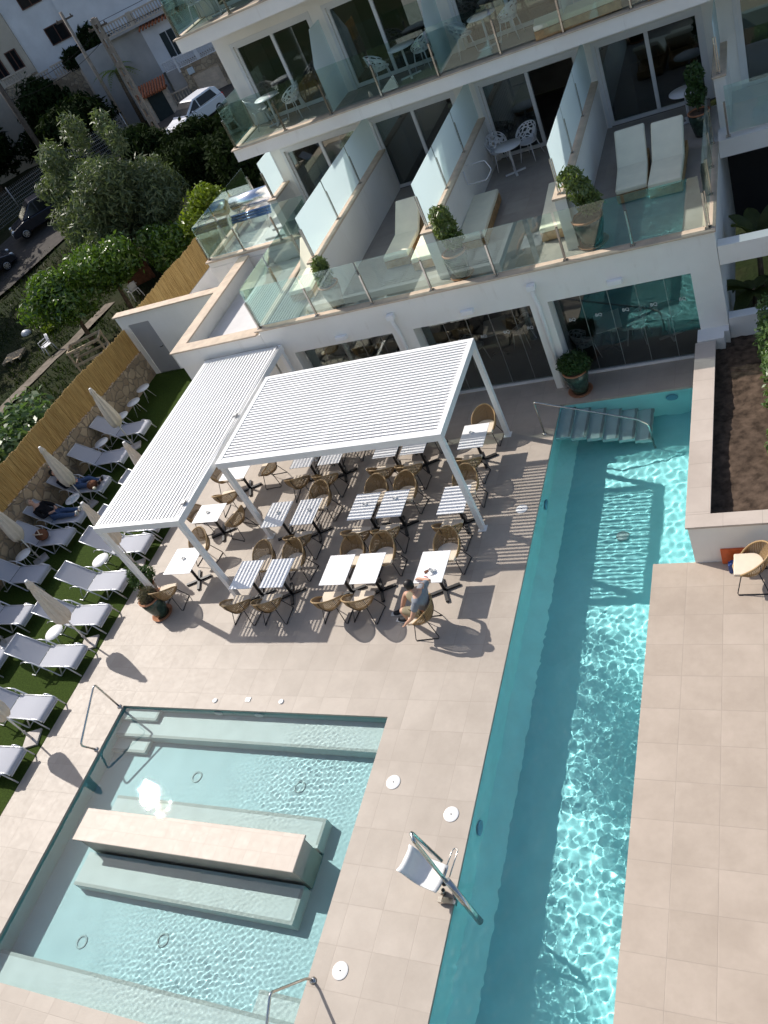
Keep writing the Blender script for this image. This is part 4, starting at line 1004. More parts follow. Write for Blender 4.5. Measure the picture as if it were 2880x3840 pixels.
def daybed(label,loc,rz,L,w,raised,group='ivory daybeds on the terrace'):
    t=thing('daybed',label,'daybed',loc,rz,group)
    b=MB(); b.box(-w/2,w/2,0,L,.03,.22); b.build('base',M['wood'],t,bev=.01)
    if raised:
        s=L*.56
        b=MB(); b.box(-w/2,w/2,0,s,.225,.345); b.build('seat_mattress',M['bedcushion'],t,bev=.035)
        b=MB(); a=R(33); b.obox((0,s+math.cos(a)*.47,.285+math.sin(a)*.47),(w,.98,.12),0,a,0); b.build('back_mattress',M['bedcushion'],t,bev=.035)
        b=MB()
        for sx in (-1,1): b.tube([(sx*w*.4,s+.25,.24),(sx*w*.4,s+.7,.60)],.015,6); b.tube([(sx*w*.4,s+.7,.6),(sx*w*.4,s+.85,.24)],.015,6)
        b.build('back_support',M['wood'],t)
    else:
        b=MB(); b.box(-w/2,w/2,0,L,.225,.345); b.build('mattress',M['bedcushion'],t,bev=.035)
    return t
daybed('left of the two raised ivory daybeds on the shaded right terrace',(-.91,8.15,Z1),R(3),2.0,.66,True)
daybed('right of the two raised ivory daybeds on the shaded right terrace',(-.22,8.02,Z1),R(-1),2.0,.68,True)
daybed('flat ivory daybed along the middle divider beside the terrace table',(-4.50,7.70,Z1),R(2),2.2,.66,False)
daybed('flat ivory daybed beside the divider with the variegated plant',(-2.50,7.25,Z1),R(3),2.2,.58,False)
daybed('ivory daybed with steep raised back lit by the sun',(-6.46,7.72,Z1),R(0),2.0,.66,True)
daybed('flat sunlit ivory daybed against the middle divider',(-5.62,7.30,Z1),R(2),2.1,.60,False)
daybed('ivory daybed behind the leftmost terrace glass',(-9.0,7.15,Z1),R(4),2.0,.66,True)
daybed('pale daybed on the upper right balcony behind glass',(-2.75,11.3,Z2),R(-84),1.9,.6,False)
daybed('second pale daybed at the right end of the upper balcony',(-.3,11.35,Z2),R(-84),1.9,.6,False)
pot('potted_plant','terrace pot with dense green ficus at the leftmost divider end',(-7.78,6.53,Z1),.62,.26,M['pinkpot'],M['ficus'],[((0,0,.95),(.22,.22,.25)),((.03,0,1.15),(.18,.18,.18)),((-.05,0,.75),(.2,.2,.16))],1500,.03,30,stem=[[(0,0,.6),(.01,0,1.1)]],saucer=False,flat=.3)
pot('potted_plant','terrace pot with drooping schefflera at the middle divider end',(-4.55,6.62,Z1),.62,.28,M['ceramicgreen'],M['ficus'],[((-.02,0,1.5),(.24,.24,.2)),((0,0,1.2),(.27,.25,.27)),((.08,0,.9),(.24,.22,.22))],1700,.034,31,stem=[[(0,0,.6),(.01,0,1.5)]],flat=.1)
pot('potted_plant','large terrace pot with variegated schefflera beside the right divider',(-1.62,6.74,Z1),.62,.33,M['ceramicgreen'],M['ficus'],[((-.12,0,1.5),(.25,.24,.2)),((0,0,1.2),(.27,.25,.25)),((.12,0,.9),(.26,.24,.22))],1700,.034,32,stem=[[(0,0,.6),(-.05,0,1.5)]],flat=.1)
pot('potted_plant','dark potted plant beside the shaded bistro table',(.42,10.55,Z1),.55,.24,M['ceramicgreen'],M['pothedge'],[((0,0,.95),(.22,.22,.3)),((.02,0,1.35),(.2,.2,.25))],1100,.034,33,stem=[[(0,0,.55),(0,0,1.4)]],saucer=False)
b=MB(); b.tube(arc([(-4.83,9.6,4.25),(-4.83,9.6,3.9),(-4.35,9.6,3.9),(-4.2,9.75,4.05),(-4.35,9.9,4.25),(-4.83,9.9,4.25)],.05),.014,6)
tag(b.build('towel_rack',M['chairwhite']),'white wire towel rack fixed to the middle terrace divider','rack')
# court plants
for i,(x,y,l) in enumerate([(1.35,8.2,'tall banana plant with brown edged leaf in the dark court'),(1.2,7.2,'low banana plant with pale torn leaves in the dark court')]):
    t=thing('banana_plant',l,'plant',(x,y,0)); b=MB(); r=random.Random(40+i)
    hh=2.1-.8*i
    b.tube([(0,0,0),(.03,.02,hh*.5),(.05,0,hh*.8)],[.07,.055,.035],8); b.build('stem',M['trunk'],t)
    b=MB()
    for k in range(7):
        a=r.uniform(0,6.28); L=r.uniform(.7,1.1); up=r.uniform(.3,1.1); n=8
        Xg=np.zeros((n,3));Yg=Xg.copy();Zg=Xg.copy()
        for q in range(n):
            s=q/(n-1); wd=.17*math.sin(math.pi*min(1,s*.93+.07))**.7; d=L*s*.8; z=hh*.75+up*s-.75*s*s*(1.1-up*.5)
            for c,w_ in enumerate((-wd,0,wd)):
                Xg[q,c]=.05+d*math.cos(a)-w_*math.sin(a); Yg[q,c]=d*math.sin(a)+w_*math.cos(a); Zg[q,c]=z-(.0 if c==1 else -.05)
        b.grid(Xg,Yg,Zg)
    b.build('leaf_fan',M['banana'],t)
# furniture inside the ground-floor room
GI='pale tables inside the ground-floor room'
for x,y,l in [(-1.95,7.5,'pale rectangular table inside behind the right patio door'),(-4.9,8.2,'pale rectangular table inside behind the middle patio door'),(-8.0,8.2,'pale rectangular table inside behind the left patio door')]:
    o=dup(TB,(x,y,-.02),R(12),l,GI)
    q=dup(LC,(x-.55,y-.3,-.02),R(-60),'pale chair left of the table inside: '+l.split('behind ')[1],'pale chairs inside the ground-floor room'); q2=dup(LC,(x+.6,y+.1,-.02),R(80),'pale chair right of the table inside: '+l.split('behind ')[1],'pale chairs inside the ground-floor room')
dup(BT,(-.63,7.54,-.02),0,'pale round table inside near the right end of the patio door',GI)

# ------------------------------------------------------------------ people
def skin(name,mat,nodes,edges,parent=None,sub=2,root=None):
    me=bpy.data.meshes.new(name); keys=list(nodes); idx={k:i for i,k in enumerate(keys)}
    me.from_pydata([nodes[k][0] for k in keys],[(idx[a],idx[c]) for a,c in edges],[])
    o=bpy.data.objects.new('tmp',me); COL.objects.link(o)
    md=o.modifiers.new('s','SKIN'); md.use_smooth_shade=True
    sv=me.skin_vertices[0].data if me.skin_vertices else None
    if sv is None:
        import bmesh
        bm=bmesh.new(); bm.from_mesh(me); bm.verts.layers.skin.verify(); bm.to_mesh(me); bm.free(); sv=me.skin_vertices[0].data
    for k,i in idx.items():
        r=nodes[k][1]; sv[i].radius=(r,r) if not isinstance(r,tuple) else r; sv[i].use_root=(k==root)
    if sub: ss=o.modifiers.new('d','SUBSURF'); ss.levels=sub; ss.render_levels=sub
    bpy.context.view_layer.update()
    m2=bpy.data.meshes.new_from_object(o.evaluated_get(bpy.context.evaluated_depsgraph_get())); bpy.data.objects.remove(o)
    m2.name=name; m2.materials.clear(); m2.materials.append(mat); m2.polygons.foreach_set('use_smooth',[True]*len(m2.polygons))
    q=bpy.data.objects.new(name,m2); COL.objects.link(q)
    if parent: q.parent=parent
    return q
def hand_nodes(N,E,key,wrist,dirv,palm,curl=.5,spread=1.0,thumb=1):
    d=Vector(dirv).normalized(); p=Vector(palm).normalized(); s=d.cross(p).normalized(); w=Vector(wrist)
    N[key+'p']=(tuple(w+d*.045),(.030,.017)); E.append((key,key+'p'))
    for i,(off,L) in enumerate([(-.026,.062),(-.009,.072),(.009,.068),(.025,.054)]):
        b0=w+d*.075+s*off*spread; b1=b0+(d*math.cos(curl*.6)+p*math.sin(curl*.6))*L*.55; b2=b1+(d*math.cos(curl*1.6)+p*math.sin(curl*1.6))*L*.5
        for j,q in enumerate((b0,b1,b2)): N['%s%d%d'%(key,i,j)]=(tuple(q),(.0095,.0085,.007)[j])
        E += [(key+'p','%s%d0'%(key,i)),('%s%d0'%(key,i),'%s%d1'%(key,i)),('%s%d1'%(key,i),'%s%d2'%(key,i))]
    t0=w+d*.03+s*.03*thumb*-1; t1=t0+(d*.6-s*.6*thumb+p*.4)*.035; t2=t1+(d*.8+p*.5)*.03
    N[key+'t0']=(tuple(t1),.011); N[key+'t1']=(tuple(t2),.008); E += [(key+'p',key+'t0'),(key+'t0',key+'t1')]
def head_nodes(N,E,neck,c,fwd,up):
    f=Vector(fwd).normalized(); u=Vector(up).normalized(); c=Vector(c)
    N['hd0']=(tuple(c-u*.065+f*.02),(.058,.062)); N['hd1']=(tuple(c+u*.0),(.074,.088)); N['hd2']=(tuple(c+u*.075-f*.005),(.068,.080)); N['hd3']=(tuple(c+u*.115-f*.01),(.035,.04))
    N['nose']=(tuple(c+f*.108-u*.03),.011)
    s=f.cross(u).normalized()
    N['earl']=(tuple(c-s*.083-f*.012-u*.01),(.012,.020)); N['earr']=(tuple(c+s*.083-f*.012-u*.01),(.012,.020))
    E += [(neck,'hd0'),('hd0','hd1'),('hd1','hd2'),('hd2','hd3'),('hd1','nose'),('hd1','earl'),('hd1','earr')]
def face(parent,c,fwd,up):
    f=Vector(fwd).normalized(); u=Vector(up).normalized(); s=f.cross(u).normalized(); c=Vector(c)
    for k in (-1,1): b=MB(); b.ell(tuple(c+f*.084+s*.032*k+u*.005),(.011,.011,.008),8,6); b.build('eye',M['hair'],parent)
    b=MB(); b.ell(tuple(c+f*.086-u*.062),(.016,.016,.005),8,5); b.build('mouth',M['clutter'],parent)
# the seated man
mn=thing('person','man in grey t-shirt and khaki shorts sitting sideways on a rattan chair','person',(0,0,0))
N={};E=[]
N['pel']=((-4.62,-.74,.55),(.13,.15)); N['sp1']=((-4.57,-.755,.70),(.115,.15)); N['sp2']=((-4.52,-.77,.86),(.115,.165)); N['sp3']=((-4.51,-.775,.97),(.09,.15)); N['nk']=((-4.54,-.76,1.07),.058)
E += [('pel','sp1'),('sp1','sp2'),('sp2','sp3'),('sp3','nk')]
head_nodes(N,E,'nk',(-4.62,-.735,1.20),(-.85,.30,-.42),(-.35,.12,.93))
N['sR']=((-4.47,-.575,1.01),.062); N['eR']=((-4.44,-.34,.86),.045); N['wR']=((-4.70,-.235,.80),.028)
N['sL']=((-4.51,-.975,.995),.062); N['eL']=((-4.64,-1.12,.745),.045); N['wL']=((-4.87,-1.09,.53),.028)
E += [('sp3','sR'),('sR','eR'),('eR','wR'),('sp3','sL'),('sL','eL'),('eL','wL')]
hand_nodes(N,E,'wR',N['wR'][0],(-.95,.25,-.05),(0,-.3,-.95),.7,1,1); hand_nodes(N,E,'wL',N['wL'][0],(-.6,.05,-.8),(-.5,.5,.5),.4,1,-1)
N['hR']=((-4.66,-.64,.53),.088); N['kR']=((-5.03,-.40,.60),.062); N['cR']=((-5.17,-.41,.38),.055); N['aR']=((-5.31,-.44,.13),.038); N['fR']=((-5.42,-.45,.05),.038); N['tR']=((-5.53,-.455,.035),.03)
N['hL']=((-4.66,-.84,.53),.088); N['kL']=((-5.06,-.76,.53),.062); N['cL']=((-5.10,-.70,.33),.055); N['aL']=((-5.14,-.64,.11),.038); N['fL']=((-5.26,-.62,.05),.038); N['tL']=((-5.38,-.60,.035),.03)
for s in 'RL': E += [('pel','h'+s),('h'+s,'k'+s),('k'+s,'c'+s),('c'+s,'a'+s),('a'+s,'f'+s),('f'+s,'t'+s)]
skin('body',M['skin'],N,E,mn,2,'pel')
def inflate(keys,k,extra={}):
    o={}
    for q in keys:
        p,r=N[q]; o[q]=(p,tuple(x+k for x in r) if isinstance(r,tuple) else r+k)
    o.update(extra); return o
def mid(a,c,t): return tuple(Vector(N[a][0]).lerp(Vector(N[c][0]),t))
S=inflate(['pel','sp1','sp2','sp3','sR','sL'],.018,{'uR':(mid('sR','eR',.62),.072),'uL':(mid('sL','eL',.62),.072)})
S['pel']=((-4.615,-.74,.58),(.155,.175))
skin('t_shirt',M['shirt'],S,[('pel','sp1'),('sp1','sp2'),('sp2','sp3'),('sp3','sR'),('sR','uR'),('sp3','sL'),('sL','uL')],mn,2,'pel')
S=inflate(['pel','hR','hL'],.022,{'mR':(mid('hR','kR',.55),.102),'mL':(mid('hL','kL',.55),.102),'nR':(mid('hR','kR',.96),.090),'nL':(mid('hL','kL',.96),.090)})
skin('shorts',M['khaki'],S,[('pel','hR'),('hR','mR'),('mR','nR'),('pel','hL'),('hL','mL'),('mL','nL')],mn,2,'pel')
for s in 'RL':
    S=inflate(['a'+s,'f'+s,'t'+s],.016); o=skin('shoe',M['shoe'],S,[('a'+s,'f'+s),('f'+s,'t'+s)],mn,2,'a'+s)
    a,c=Vector(N['a'+s][0]),Vector(N['t'+s][0]); ang=math.atan2(c.y-a.y,c.x-a.x)
    b=MB(); b.obox(((a.x+c.x)/2-.02,(a.y+c.y)/2,.013),(.30,.095,.024),ang); b.build('sole',M['sole'],o,bev=.01)
def hair(parent,c,fwd,up,mat,r=(.092,.088,.100),back=.016,lift=.028):
    f=Vector(fwd).normalized();u=Vector(up).normalized();s=f.cross(u).normalized()
    b=MB(); b.ell((0,0,0),r,18,12); v=[]
    rr=random.Random(3)
    for p in b.v:
        q=Vector(p); k=1+rr.uniform(-.035,.045); v.append(tuple(Vector(c)-f*back+u*lift+(s*q.x+f*q.y+u*q.z)*k))
    b.v=v; return b.build('hair',mat,parent)
hair(mn,(-4.62,-.735,1.20),(-.85,.30,-.42),(-.35,.12,.93),M['hair'],(.093,.104,.108),.014,.034); face(mn,(-4.62,-.735,1.20),(-.85,.30,-.42),(-.35,.12,.93))
# people on loungers: world coordinates along the lounger (head -x)
def lying(label,x0,y0,top,pants,hairm,arm_up,shoes):
    global N
    t=thing('person',label,'person',(0,0,0)); N={};E=[]
    def P(x,y,z): return (x0+x,y0+y,z)
    N['pel']=(P(-1.02,0,.47),(.13,.11)); N['sp1']=(P(-1.17,0,.56),(.125,.10)); N['sp2']=(P(-1.34,0,.70),(.14,.10)); N['sp3']=(P(-1.47,0,.80),(.13,.085)); N['nk']=(P(-1.555,0,.885),.055)
    E += [('pel','sp1'),('sp1','sp2'),('sp2','sp3'),('sp3','nk')]
    hc=P(-1.62,0,1.0); fw=(.75,.15,.62); up=(-.62,0,.78)
    head_nodes(N,E,'nk',hc,fw,up)
    for s,k in (('R',1),('L',-1)):
        N['s'+s]=(P(-1.45,.19*k,.80),.058)
        if arm_up and s=='R': N['e'+s]=(P(-1.62,.30,.98),.042); N['w'+s]=(P(-1.62,.12,1.16),.028); dv=(-.2,-.5,.5)
        else: N['e'+s]=(P(-1.22,.27*k,.60),.042); N['w'+s]=(P(-1.0,.12*k,.64),.028); dv=(.8,-.5*k,.05)
        E += [('sp3','s'+s),('s'+s,'e'+s),('e'+s,'w'+s)]
        hand_nodes(N,E,'w'+s,N['w'+s][0],dv,(0,0,-1),.6,1,k)
        N['h'+s]=(P(-.97,.09*k,.46),.085); kz=.56 if arm_up and s=='R' else .47
        N['k'+s]=(P(-.58,.11*k,kz),.060); N['c'+s]=(P(-.38,.10*k,.45),.052); N['a'+s]=(P(-.14,.08*k,.42),.037); N['f'+s]=(P(-.09,.085*k,.47),.036); N['t'+s]=(P(-.06,.09*k,.56),.028)
        E += [('pel','h'+s),('h'+s,'k'+s),('k'+s,'c'+s),('c'+s,'a'+s),('a'+s,'f'+s),('f'+s,'t'+s)]
    skin('body',M['skin'],N,E,t,2,'pel')
    S=inflate(['pel','sp1','sp2','sp3','sR','sL','eR','eL'],.018,{'uR':(mid('eR','wR',.85),.040),'uL':(mid('eL','wL',.85),.040)})
    skin('sweater',top,S,[('pel','sp1'),('sp1','sp2'),('sp2','sp3'),('sp3','sR'),('sR','eR'),('eR','uR'),('sp3','sL'),('sL','eL'),('eL','uL')],t,2,'pel')
    S=inflate(['pel','hR','hL','kR','kL','cR','cL'],.016,{'mR':(mid('cR','aR',.85),.052),'mL':(mid('cL','aL',.85),.052)})
    S['pel']=(P(-1.0,0,.46),(.14,.12))
    skin('trousers',pants,S,[('pel','hR'),('hR','kR'),('kR','cR'),('cR','mR'),('pel','hL'),('hL','kL'),('kL','cL'),('cL','mL')],t,2,'pel')
    for s in 'RL':
        S=inflate(['a'+s,'f'+s,'t'+s],.014); skin('shoe',shoes,S,[('a'+s,'f'+s),('f'+s,'t'+s)],t,2,'a'+s)
    hair(t,hc,fw,up,hairm,(.095,.10,.11),.02,.03); face(t,hc,fw,up); return t
lying('woman with short blond hair in black top and jeans lying on a lounger',-16.47,3.14,M['blackcloth'],M['denim'],M['hairgrey'],False,M['sole'])
lying('dark dressed person with raised arm lying on a lounger behind a parasol',-16.43,4.37,M['blackcloth'],M['denim'],M['hair'],True,M['shoe'])
b=MB(); b.ell((0,0,.12),(.17,.16,.13),14,8); o=b.build('fur_bag',M['clutter'],loc=(-16.75,4.22,.37)); tag(o,'brown furry bag beside the legs of the person with raised arm','bag'); b=MB(); b.ell((.16,-.14,.09),(.06,.05,.05),8,6); b.build('pompom',M['bedcushion'],o)

# ------------------------------------------------------------------ garden beyond the fence
def tree(name,label,cat,loc,trunk,tr,blobs,n,size,mat,seed,group=None,long=1.7,flat=0,shell=.5):
    t=thing(name,label,cat,loc,0,group); b=MB()
    for q in trunk: b.tube(q,list(np.linspace(tr,tr*.35,len(q))),8)
    b.build('trunk',M['trunk'],t); leaves('crown',mat,t,blobs,n,size,seed,flat,long,shell=shell); return t
r=random.Random(2)
def rb(c,rad,k,s0,s1,seed):
    q=random.Random(seed); out=[]
    for i in range(k):
        u=Vector((q.gauss(0,1),q.gauss(0,1),q.gauss(0,1))).normalized()*q.uniform(.25,.85)
        s=q.uniform(s0,s1); out.append(((c[0]+u.x*rad[0],c[1]+u.y*rad[1],c[2]+u.z*rad[2]),(s,s,s*.9)))
    return out
zg=gz(-26,21)
tree('olive_tree','big silvery green olive tree with open ragged crown','tree',(-26.0,21.3,-.9),[[(0,0,0),(.15,-.1,1.2),(.3,.1,2.3),(.2,.2,3.6)],[(.2,0,1.6),(-.8,.6,2.6),(-1.4,1,3.6)],[(.2,0,1.8),(1.1,-.4,2.8),(1.8,-.6,3.8)]],.24,
     rb((.3,.1,3.5),(3.2,3.2,2.3),40,.85,1.35,4)+[((-1.5,.9,6.0),(.55,.55,.9)),((.0,1.2,6.6),(.6,.6,1.0)),((1.5,1.4,6.3),(.5,.5,1.0)),((2.2,.8,5.9),(.45,.45,.8)),((-2.4,.2,5.0),(.6,.6,.6)),((-.8,-.2,6.2),(.6,.6,.8))],60000,.062,M['olive'],5,None,2.6,.1,.30)
tree('citrus_tree','glossy bright green citrus tree left of the reed fence','tree',(-25.6,15.6,-.9),[[(0,0,0),(.1,0,1.2),(0,.1,2.2)]],.12,rb((0,0,2.6),(1.9,1.7,1.2),18,.6,1.0,7),9000,.085,M['citrus'],8,None,1.5)
tree('citrus_tree','glossy citrus tree with speckled light at the olive tree foot','tree',(-24.3,17.4,-.9),[[(0,0,0),(.1,0,1.2),(0,.1,2.2)]],.12,rb((0,0,2.5),(1.7,1.5,1.2),14,.6,.95,9),6500,.08,M['citrus'],10,None,1.5)
tree('fig_tree','broad leaved fig bush rising just behind the reed fence','tree',(-21.3,6.6,-.95),[[(0,0,0),(.1,.1,1.2),(0,0,2.0)],[(0,0,.6),(-.5,-.5,1.6)]],.09,rb((0,.0,1.75),(1.6,2.2,1.05),20,.5,.8,12),2400,.14,M['fig'],12,None,1.1,.7,.6)
tree('fig_tree','broad leaved fig bush at the left photo edge behind the fence','tree',(-22.2,3.6,-.95),[[(0,0,0),(.1,.1,1.2),(0,0,2.0)]],.09,rb((0,.0,1.6),(1.6,1.6,1.0),14,.5,.8,14),1800,.14,M['fig'],13,None,1.1,.7,.6)
tree('lemon_tree','yellow green lemon bush lit by sun beside the plant block','tree',(-19.6,20.2,-.8),[[(0,0,0),(.1,0,1.1),(0,.1,1.9)]],.09,rb((0,0,2.35),(1.3,1.2,.8),14,.5,.8,16),5200,.075,M['lemon'],15,None,1.5)
tree('citrus_tree','dark citrus tree between the lemon bush and the olive tree','tree',(-21.8,19.4,-.85),[[(0,0,0),(.1,0,1.1),(0,.1,1.9)]],.09,rb((0,0,1.9),(1.5,1.3,1.1),14,.55,.85,17),5500,.08,M['citrus'],18,None,1.5)
hed=[(-20.6,25.2,2.4,'dark round tree nearest the plant block railing'),(-23.2,26.2,2.6,'dark bushy tree directly behind the olive tree'),(-25.6,28.6,2.3,'dark bushy tree in front of the white hatchback'),(-22.6,29.5,1.9,'dark low tree hiding the hatchback wheels'),(-28.4,29.6,2.0,'dark tree between the olive tree and the mesh fence')]
for i,(x,y,s,l) in enumerate(hed):
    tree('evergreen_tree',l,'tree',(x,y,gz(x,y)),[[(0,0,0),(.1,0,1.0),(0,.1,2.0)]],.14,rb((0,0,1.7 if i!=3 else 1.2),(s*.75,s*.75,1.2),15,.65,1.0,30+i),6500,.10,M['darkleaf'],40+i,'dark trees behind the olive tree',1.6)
big=[(-42.0,38.5,4.6,3.0,'big dark tree in front of the old white house'),(-46.5,36.0,6.2,3.2,'dark tree left of the big dark tree'),(-38.2,37.2,3.2,2.0,'dark shrubby tree below the curved stone stairs'),(-47.0,31.0,8.0,3.6,'dark tree at the left photo edge above the parked cars'),(-52.0,36.5,8.0,3.8,'furthest dark tree at the left photo edge')]
for i,(x,y,h,s,l) in enumerate(big):
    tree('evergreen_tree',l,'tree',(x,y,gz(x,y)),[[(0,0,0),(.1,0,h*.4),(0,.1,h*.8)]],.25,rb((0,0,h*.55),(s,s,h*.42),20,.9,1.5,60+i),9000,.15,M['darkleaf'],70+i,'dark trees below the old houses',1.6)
for i,(x,y,l) in enumerate([(-24.5,9.5,'grassy tuft along the dirt path'),(-30.2,18.2,'yellow green weed tuft near the white rag')]):
    t=thing('weed_tuft',l,'weed',(x,y,-.9)); leaves('foliage',M['lemon'] if i else M['grassleaf'],t,[((0,0,.15),(.45,.5,.22))],700,.05,90+i,.2,2.5)
leaves('shade_grove',M['darkleaf'],None,rb((-41,16,5.0),(4.5,7.5,4.6),34,1.6,2.4,99)+rb((-45,28,5.0),(2,4,4.0),12,1.4,2.0,98)+rb((-33,7.5,2.2),(3.0,4,2.2),14,1.2,1.8,97),9000,.26,111)  # trees added outside the view, tall enough to shade garden and road
g_=bpy.data.objects['shade_grove']; tag(g_,'dark wood added beyond the left of the garden to shade it','wood',None,'stuff')
# rough grass: nobody could count it
rr=np.random.RandomState(4); k=26000; gx=rr.uniform(-40,-18.7,k); gy=rr.uniform(-6,26,k)
okm=np.abs((gx+27.9)-.20*(gy-13))>.5; gx,gy=gx[okm],gy[okm]; k=len(gx)
P=np.stack([gx,gy,np.array([gz(a,c) for a,c in zip(gx,gy)])+.02],1); an=rr.uniform(0,6.28,k); hh=rr.uniform(.08,.28,k); wd=rr.uniform(.02,.05,k)
d=np.stack([np.cos(an),np.sin(an),0*an],1); lean=np.stack([rr.normal(size=k)*.09,rr.normal(size=k)*.09,hh],1)
v=np.stack([P-d*wd[:,None],P+d*wd[:,None],P+lean],1).reshape(-1,3)
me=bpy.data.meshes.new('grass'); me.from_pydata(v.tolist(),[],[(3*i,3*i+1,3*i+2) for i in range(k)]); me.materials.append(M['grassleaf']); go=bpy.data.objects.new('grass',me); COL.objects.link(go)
tag(go,'rough dark grass and weeds covering the neglected garden','grass',None,'stuff')
b=MB(); pp=[(-28.9,7.0),(-28.3,10.5),(-28.25,12.2),(-27.95,13.6),(-27.75,14.9),(-27.3,16.2),(-27.2,17.4),(-26.8,19)]
for (a,c) in zip(pp[:-1],pp[1:]): b.quad((a[0]-.33,a[1],gz(*a)+.1),(a[0]+.33,a[1],gz(*a)+.1),(c[0]+.33,c[1],gz(*c)+.1),(c[0]-.33,c[1],gz(*c)+.1))
struct(b.build('path',M['paver']))
b=MB(); rp=[(-48,14),(-43,20),(-39.5,25),(-36,30),(-32.6,34.5),(-29.0,39),(-24.5,43),(-18,48)]
for (a,c) in zip(rp[:-1],rp[1:]):
    n=Vector((c[1]-a[1],a[0]-c[0])).normalized()*3.2
    f=lambda p,s:(p[0]+n.x*s,p[1]+n.y*s,gz(p[0]+n.x*s,p[1]+n.y*s)+.16)
    b.quad(f(a,-1),f(a,1),f(c,1),f(c,-1))
struct(b.build('road',M['asphalt']))
def plastic_chair(label,loc,rz):
    t=thing('plastic_chair',label,'chair',loc,rz,'white plastic chairs in the garden'); b=MB()
    b.box(-.22,.22,-.2,.22,.41,.435); b.build('seat',M['chairwhite'],t,bev=.01)
    b=MB(); n=7; X=np.array([[-.2+.4*j/6 for j in range(7)]]*4); Y=np.array([[-.22-.03*i-.05*math.cos((j-3)/3*1.4)+.05 for j in range(7)] for i in range(4)]); Z=np.array([[.45+.13*i-(.04*abs(j-3)/3 if i==3 else 0) for j in range(7)] for i in range(4)])
    b.grid(X,Y,Z); o=b.build('backrest',M['chairwhite'],t); s_=o.modifiers.new('t','SOLIDIFY'); s_.thickness=.02
    for sx in (-1,1):
        for sy in (-1,1): b=MB(); b.tube([(.2*sx,.2*sy,.42),(.25*sx,.25*sy,0)],.022,6); b.build('leg',M['chairwhite'],t)
        b=MB(); b.tube([(.23*sx,.22,.43),(.25*sx,.2,.62),(.25*sx,-.2,.64)],.022,6); b.build('armrest',M['chairwhite'],t)
plastic_chair('white plastic chair standing on the grass by the dirt path',(-28.35,15.7,-.86),R(155)); plastic_chair('white plastic chair peeking over the reed fence under the trees',(-24.1,17.95,-.4),R(60))
t=thing('wooden_pallet','weathered wooden pallet lying in the dark grass','pallet',(-31.0,15.9,-.8),R(20)); b=MB()
for i in range(6): b.box(-.5,.5,-.4+.16*i,-.3+.16*i,.10,.125)
b.build('slats',M['palewood'],t); b=MB()
for x in (-.45,0,.45): b.box(x-.05,x+.05,-.4,.5,0,.099)
b.build('bearers',M['palewood'],t)
t=thing('timber_frame','open raw timber crate just behind the reed fence','crate',(-24.2,13.9,-.85),R(28)); b=MB()
for zz in (.35,.95):
    for a in [(-.7,.7,-.42,-.36),(-.7,.7,.36,.42)]: b.box(*a,zz,zz+.09)
    b.box(-.76,-.701,-.42,.42,zz,zz+.09); b.box(.701,.76,-.42,.42,zz,zz+.09)
for a in (-.73,.70):
    for c in (-.41,.35): b.box(a-.02,a+.05,c,c+.06,0,1.05)
b.build('side_board',M['palewood'],t)
b=MB()
for k in range(9): b.obox((random.uniform(-.5,.5),random.uniform(-.3,.3),.75+random.uniform(-.05,.1)),(random.uniform(.15,.4),.1,.04),random.uniform(0,3),random.uniform(-.4,.4))
b.build('scrap_wood',M['palewood'],t)
b=MB(); b.ell((0,0,.15),(.30,.22,.20),10,6); tag(b.build('rag',M['chairwhite'],loc=(-31.9,18.1,-.9)),'crumpled white rag on the garden ground','rag')
b=MB(); b.obox((0,0,.6),(1.3,.06,1.1),R(30),R(10)); tag(b.build('rusty_sheet',M['clutter'],loc=(-25.2,20.0,-.9)),'rusty brown panel leaning among the trees','panel')
b=MB(); b.ell((0,0,.12),(.45,.25,.14),12,6); o=b.build('garbage_bag',M['black'],loc=(-18.0,15.0,.25)); tag(o,'black bag with a white disc lying behind the garden wall','bag'); b=MB(); b.lathe([(0,.24),(.13,.24),(.13,.26),(0,.26)],16,(.05,-.1,0)); b.build('disc',M['plasticwhite'],o)
t=thing('metal_railing','black metal railing of bars beside the lemon bush','railing',(-20.4,23.3,-.6),R(-25)); b=MB()
for zz in (.25,1.3): b.tube([(-1.6,0,zz),(1.6,0,zz)],.025,6)
b.build('rail',M['black'],t); b=MB()
for k in range(15): b.tube([(-1.55+.22*k,0,.25),(-1.55+.22*k,0,1.3)],.012,5)
b.build('bars',M['black'],t)
# welded mesh fence along the road
t=thing('mesh_fence','grey welded mesh fence with posts along the road bank','fence',(0,0,0))
mf=[(-46.5,24.5),(-41.6,31.4),(-36.4,36.4),(-32.8,34.2+2.4)]
mf=[(-47.0,26.0),(-41.4,31.7),(-38.4,34.4),(-34.9,37.2)]
for a in mf:
    b=MB(); b.tube([(a[0],a[1],gz(*a)),(a[0],a[1],gz(*a)+1.75)],.035,6); b.build('post',M['galv'],t)
for a,c in zip(mf[:-1],mf[1:]):
    L=math.hypot(c[0]-a[0],c[1]-a[1]); b=MB(); z0,z1=gz(*a),gz(*c)
    b.add([(a[0],a[1],z0+.1),(c[0],c[1],z1+.1),(c[0],c[1],z1+1.7),(a[0],a[1],z0+1.7)],[(0,1,2,3)],False,[[(0,0),(L/.12,0),(L/.12,8),(0,8)]]); b.build('wire_panel',M['meshfence'],t)
